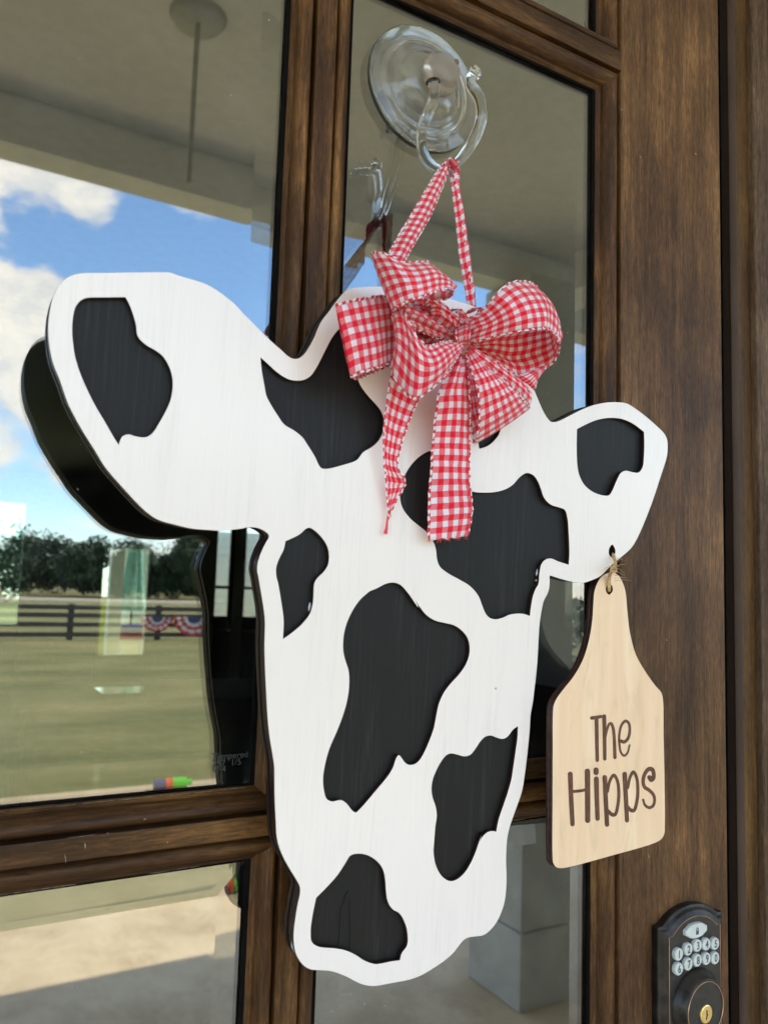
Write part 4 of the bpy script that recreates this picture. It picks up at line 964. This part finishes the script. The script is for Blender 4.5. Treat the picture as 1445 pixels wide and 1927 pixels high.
# lower right loop
ribbon('loop_underside', [(690, 985, 14, 735, 1010, 14), (700, 1080, 12, 760, 1080, 12), (706, 1180, 10, 790, 1160, 10), (712, 1290, 9, 850, 1240, 9), (728, 1388, 10, 960, 1240, 10)], bow, arch=-1, seed=41, u0=.4)
ribbon('bow_loop', [(688, 962, 22, 700, 948, 22), (702, 1010, 27, 750, 985, 27), (722, 1060, 31, 800, 1032, 31), (740, 1110, 33, 848, 1070, 33), (750, 1165, 33, 890, 1105, 34), (753, 1225, 30, 925, 1142, 33), (750, 1300, 25, 955, 1178, 29), (744, 1360, 18, 978, 1202, 24), (738, 1390, 12, 992, 1222, 18)], bow, arch=4, seed=11)
ribbon('bow_fold', [(700, 925, 24, 706, 955, 22), (750, 948, 28, 730, 985, 26), (800, 985, 31, 790, 1030, 29), (850, 1018, 32, 848, 1075, 30), (900, 1052, 31, 905, 1122, 30), (950, 1090, 28, 955, 1165, 27), (985, 1125, 24, 990, 1212, 22)], bow, arch=2.5, seed=13, edge=False, vr=(2.9, 5.9), m=11)
ribbon('loop_underside', [(400, 690, 8, 430, 800, 6), (470, 672, 9, 500, 810, 6), (540, 690, 10, 560, 830, 6), (600, 740, 9, 620, 850, 6), (650, 790, 9, 660, 880, 7)], bow, arch=2, seed=44, edge=False)
# tails
ribbon('ribbon_tail', [(352, 1000, 12, 470, 1080, 14), (334, 1090, 12, 470, 1172, 15), (318, 1190, 11, 436, 1250, 15), (306, 1300, 9, 402, 1345, 15), (302, 1400, 8, 378, 1430, 13), (306, 1480, 7, 372, 1500, 12), (312, 1550, 6, 406, 1566, 12), (317, 1620, 5, 392, 1606, 9), (323, 1680, 4, 362, 1662, 6), (327, 1730, 3, 338, 1716, 4)], bow, arch=-1.5, seed=7, vr=(0, 3.9), frayed=True)
bm = bmesh.new(); q = catmull([(328, 1715), (322, 1750), (318, 1790), (313, 1812)], 5); pp = [PF(*zr(*a), .003) for a in q]
tube(bm, pp, [.0006 + .0009 * (i / len(pp)) ** 2 for i in range(len(pp))], 6); bm_obj('hanging_thread', bm, stitch, bow, True)
bow_tail, _, _ = ribbon('ribbon_tail', [(640, 960, 18, 690, 985, 17), (602, 1050, 22, 700, 1062, 22), (566, 1140, 22, 706, 1140, 23), (550, 1240, 19, 709, 1240, 20), (536, 1340, 15, 710, 1345, 16), (528, 1450, 11, 708, 1455, 12), (522, 1560, 9, 706, 1560, 10), (516, 1650, 8, 716, 1640, 9), (514, 1740, 8, 720, 1720, 9), (513, 1842, 7, 698, 1822, 8)], bow, arch=3, seed=22, vr=(0, 4.2), gather=lambda t: 2.0 * max(0, 1 - t * 3), frayed=True)
# knot and scrunched folds
ribbon('knot', [(640, 842, 16, 712, 800, 16), (636, 860, 27, 716, 832, 28), (640, 890, 32, 706, 872, 33), (648, 918, 28, 698, 916, 29), (662, 940, 16, 690, 944, 16)], bow, arch=4, seed=15, gather=1.8, m=21)
ribbon('knot_fold', [(606, 775, 12, 640, 762, 14), (630, 758, 20, 668, 778, 22), (650, 778, 25, 684, 806, 26), (664, 812, 26, 694, 836, 26), (672, 850, 22, 700, 862, 22)], bow, arch=4, seed=25, gather=1.2)
ribbon('knot_fold', [(678, 784, 14, 700, 776, 14), (700, 764, 20, 742, 758, 18), (730, 752, 22, 766, 766, 18), (742, 776, 20, 764, 790, 18), (724, 806, 18, 740, 812, 18)], bow, arch=4, seed=26, gather=1.0)

# ================================================================== SUCTION CUP HOOK
cc = Vector((.2780, 0, CZ + .3547))
hk = thing('suction_cup_hook', 'clear plastic suction cup with a big clear hook stuck on the glass', 'hook', tuple(cc))
bm = bmesh.new()
lathe(bm, [(0, .0130), (.0120, .0128), (.0152, .0120), (.0192, .0098), (.0222, .0072), (.0240, .0052), (.0262, .0040), (.0300, .0026), (.0330, .0012), (.0345, .0006), (.0440, .0006), (.0448, .0011), (.0450, .0019), (.0442, .0025), (.0372, .0027), (.0362, .0034), (.0350, .0048), (.0338, .0050), (.0328, .0040), (.0318, .0036), (.0282, .0046), (.0272, .0062), (.0262, .0066), (.0250, .0062), (.0240, .0084), (.0212, .0114), (.0168, .0142), (.0125, .0152), (0, .0154)], cc, 64)
bmesh.ops.recalc_face_normals(bm, faces=bm.faces); bm_obj('suction_cup', bm, cup_pl, hk, True)
bm = bmesh.new()
lathe(bm, [(0, .0156), (.0110, .0156), (.0118, .0170), (.0142, .0180), (.0147, .0195), (.0145, .0232), (.0138, .0244), (.0112, .0262), (.0106, .0290), (.0085, .0300), (0, .0302)], cc, 14)
bmesh.ops.recalc_face_normals(bm, faces=bm.faces); kn = bm_obj('knob', bm, knob_pl, hk, True)
bm = bmesh.new()
hc = cc + Vector((.0075, -.0285, .0068)); bmesh.ops.create_uvsphere(bm, u_segments=12, v_segments=8, radius=.0021, matrix=Matrix.Translation(hc)); bm_obj('pin_hole', bm, plain('dirty_pin_hole', (.16, .09, .06), .5), kn, True)
hs = 4.8167
hp = [(745, 600, .030), (752, 650, .027), (750, 720, .0235), (735, 800, .020), (690, 905, .0165), (652, 1000, .0150), (637, 1100, .0150), (645, 1210, .018), (680, 1300, .024), (750, 1368, .032), (830, 1388, .040), (910, 1362, .047), (985, 1300, .053), (1060, 1210, .058), (1120, 1110, .062), (1165, 1000, .065), (1185, 890, .067), (1175, 780, .066), (1140, 700, .064), (1100, 645, .062), (1082, 595, .062), (1098, 545, .063), (1128, 515, .064), (1146, 500, .0645)]
pts = catmull([tuple(P(660 + a / hs, 30 + b / hs, d)) for a, b, d in hp], 5)
n_ = len(pts); rr = []
for i in range(n_):
    t = i / (n_ - 1); r = .0037
    if t > .93: r = .0037 + .0010 * math.sin((t - .93) / .07 * PI * .75)
    if .86 < t < .92: r = .0032
    if t < .06: r = .0050 - t * 20 * .001
    rr.append(r)
rr[-1] *= .6
bm = bmesh.new(); tube(bm, pts, rr, 14); bm_obj('hook', bm, clear_pl, hk, True)

# ================================================================== KEYPAD DEADBOLT
KX, KZ = .5278, CZ
kp = thing('keypad_deadbolt', 'oil rubbed bronze keypad deadbolt at the lower right of the door', 'lock', (KX, -PR, KZ - .3))
def plate_outline(off, zb_=-.345):
    hw = .0288 + off; pts_ = [(-hw, zb_ - off)]
    zsh = -.2487 + off * .9; zap = -.2385 + off * 1.0
    pts_ += [(-hw, zsh), (-hw * .88, zsh + .0001)]
    for k in range(13):
        t = -1 + 2 * k / 12; x_ = t * hw * .82
        z_ = zsh + .0012 + (zap - zsh - .0012) * (1 - abs(t) ** 2.1) ** .9
        pts_.append((x_, z_))
    pts_ += [(hw * .88, zsh + .0001), (hw, zsh), (hw, zb_ - off)]
    return [(KX + a, KZ + b) for a, b in pts_]
rings = [(.0072, 0), (.0074, -.0052), (.0070, -.0060), (.0052, -.0066), (.0034, -.0084), (.0012, -.0096), (.0004, -.0100), (0, -.0100)]
vs = []; fs = []
for off, y in rings: vs += [(a, -PR + y, b) for a, b in plate_outline(off)]
L_ = len(plate_outline(0))
for r in range(len(rings) - 1):
    for k in range(L_): q = (k + 1) % L_; fs.append((r * L_ + k, r * L_ + q, (r + 1) * L_ + q, (r + 1) * L_ + k))
mobj('backplate', vs, fs, bronze, kp, False)
plate_m = plain('keypad_face_bronze', (.030, .028, .026), .38, .25, 160, metal=.3)
fo = plate_outline(-.0001); vs = [(a, -PR - .0101, b) for a, b in fo]; mobj('faceplate', vs, [tuple(range(L_))], plate_m, kp)
bm = bmesh.new(); tube(bm, [(a, -PR - .0101, b) for a, b in fo], .00028, 6, True); bm_obj('copper_trim', bm, copper, kp)
KD = -PR - .0101
bpos = [(.5050, -.2612, '1'), (.5155, -.2596, '2'), (.5258, -.2588, '3'), (.5359, -.2597, '4'), (.5460, -.2611, '5'), (.5050, -.2716, '6'), (.5155, -.2702, '7'), (.5257, -.2694, '8'), (.5359, -.2702, '9'), (.5459, -.2716, '0')]
def text_mesh(s_, size):
    cu = bpy.data.curves.new('digit', 'FONT'); cu.body = s_; cu.size = size; cu.align_x = 'CENTER'; cu.align_y = 'CENTER'; cu.extrude = .00005; cu.offset = .00012
    o = bpy.data.objects.new('t', cu); C.objects.link(o); dg = bpy.context.evaluated_depsgraph_get(); me = bpy.data.meshes.new_from_object(o.evaluated_get(dg)); bpy.data.objects.remove(o); me.name = 'digit'
    me.materials.clear(); me.materials.append(digit_m); return me
bmesh_me = None
for x_, z_, s_ in bpos:
    if bmesh_me is None:
        bm = bmesh.new(); lathe(bm, [(.0046, 0), (.0047, .0012), (.0045, .0026), (.0040, .0031), (0, .0032)], Vector((0, 0, 0)), 12)
        bmesh.ops.recalc_face_normals(bm, faces=bm.faces); bmesh_me = bpy.data.meshes.new('button'); bm.to_mesh(bmesh_me); bm.free(); bmesh_me.materials.append(button_m)
    o = bpy.data.objects.new('button', bmesh_me); link(o, kp); o.location = Vector((x_ + .0012, KD, KZ + z_)) - kp.location
    t = bpy.data.objects.new('digit', text_mesh(s_, .0078)); link(t, o); t.rotation_euler = (PI / 2, 0, 0); t.location = (0, -.0033, 0); t.scale = (.82, 1, 1)
lx, lz = .5263, KZ - .2478
hexo = [(-.0122, .0018), (-.0060, .0050), (0, .0056), (.0060, .0050), (.0122, .0018), (.0122, -.0018), (.0060, -.0050), (0, -.0056), (-.0060, -.0050), (-.0122, -.0018)]
vs = [(lx + a, KD, lz + b) for a, b in hexo] + [(lx + a * .97, KD - .0024, lz + b * .97) for a, b in hexo] + [(lx + a * .88, KD - .0031, lz + b * .86) for a, b in hexo]
fs = [(k, (k + 1) % 10, 10 + (k + 1) % 10, 10 + k) for k in range(10)] + [(10 + k, 10 + (k + 1) % 10, 20 + (k + 1) % 10, 20 + k) for k in range(10)] + [tuple(range(20, 30))]
lb_ = mobj('lock_button', vs, fs, button_m, kp)
off = world_loc(lb_); bm = bmesh.new()
yb = KD - .0033; add_box(bm, (lx - .0014, yb, lz - .0026), (lx + .0014, yb + .0003, lz + .0002)); tube(bm, [Vector((lx + .0010 * math.cos(a), yb + .0001, lz + .0002 + .0022 * math.sin(a))) for a in [PI * k / 8 for k in range(9)]], .0003, 5)
bm_obj('padlock_symbol', bm, digit_m, lb_)
cl = Vector((.5278, KD, KZ - .3020))
bm = bmesh.new(); lathe(bm, [(.0262, 0), (.0258, .0015), (.0240, .0030), (.0226, .0060), (.0214, .0085), (.0204, .0092), (.0198, .0090)], cl, 64); bmesh.ops.recalc_face_normals(bm, faces=bm.faces)
bm_obj('collar', bm, bronze, kp, True)
bm = bmesh.new(); tube(bm, [cl + Vector((.0196 * math.cos(a), -.0091, .0196 * math.sin(a))) for a in [2 * PI * k / 64 for k in range(64)]], .00035, 6, True); bm_obj('copper_trim', bm, copper, kp)
bm = bmesh.new(); lathe(bm, [(.0197, .0088), (.0190, .0086), (0, .0086)], cl, 48); bmesh.ops.recalc_face_normals(bm, faces=bm.faces); bm_obj('cylinder_face', bm, plate_m, kp)
kc2 = cl + Vector((0, 0, -.0030))
bm = bmesh.new(); lathe(bm, [(.0066, .0087), (.0064, .0095), (.0058, .0098), (0, .0098)], kc2, 40); bmesh.ops.recalc_face_normals(bm, faces=bm.faces); kb = bm_obj('key_cylinder', bm, brass, kp, False)
bm = bmesh.new()
y_ = kc2.y - .0100
for a, b, c_, d_ in ((-.0004, .0006, .0030, -.0002), (-.0002, .0010, .0002, -.0012), (-.0006, .0004, -.0010, -.0026), (-.0011, -.0003, -.0024, -.0036)): add_box(bm, (kc2.x + a, y_, kc2.z + c_), (kc2.x + b, y_ + .0004, kc2.z + d_))
bm_obj('keyway', bm, dark_slot, kb)
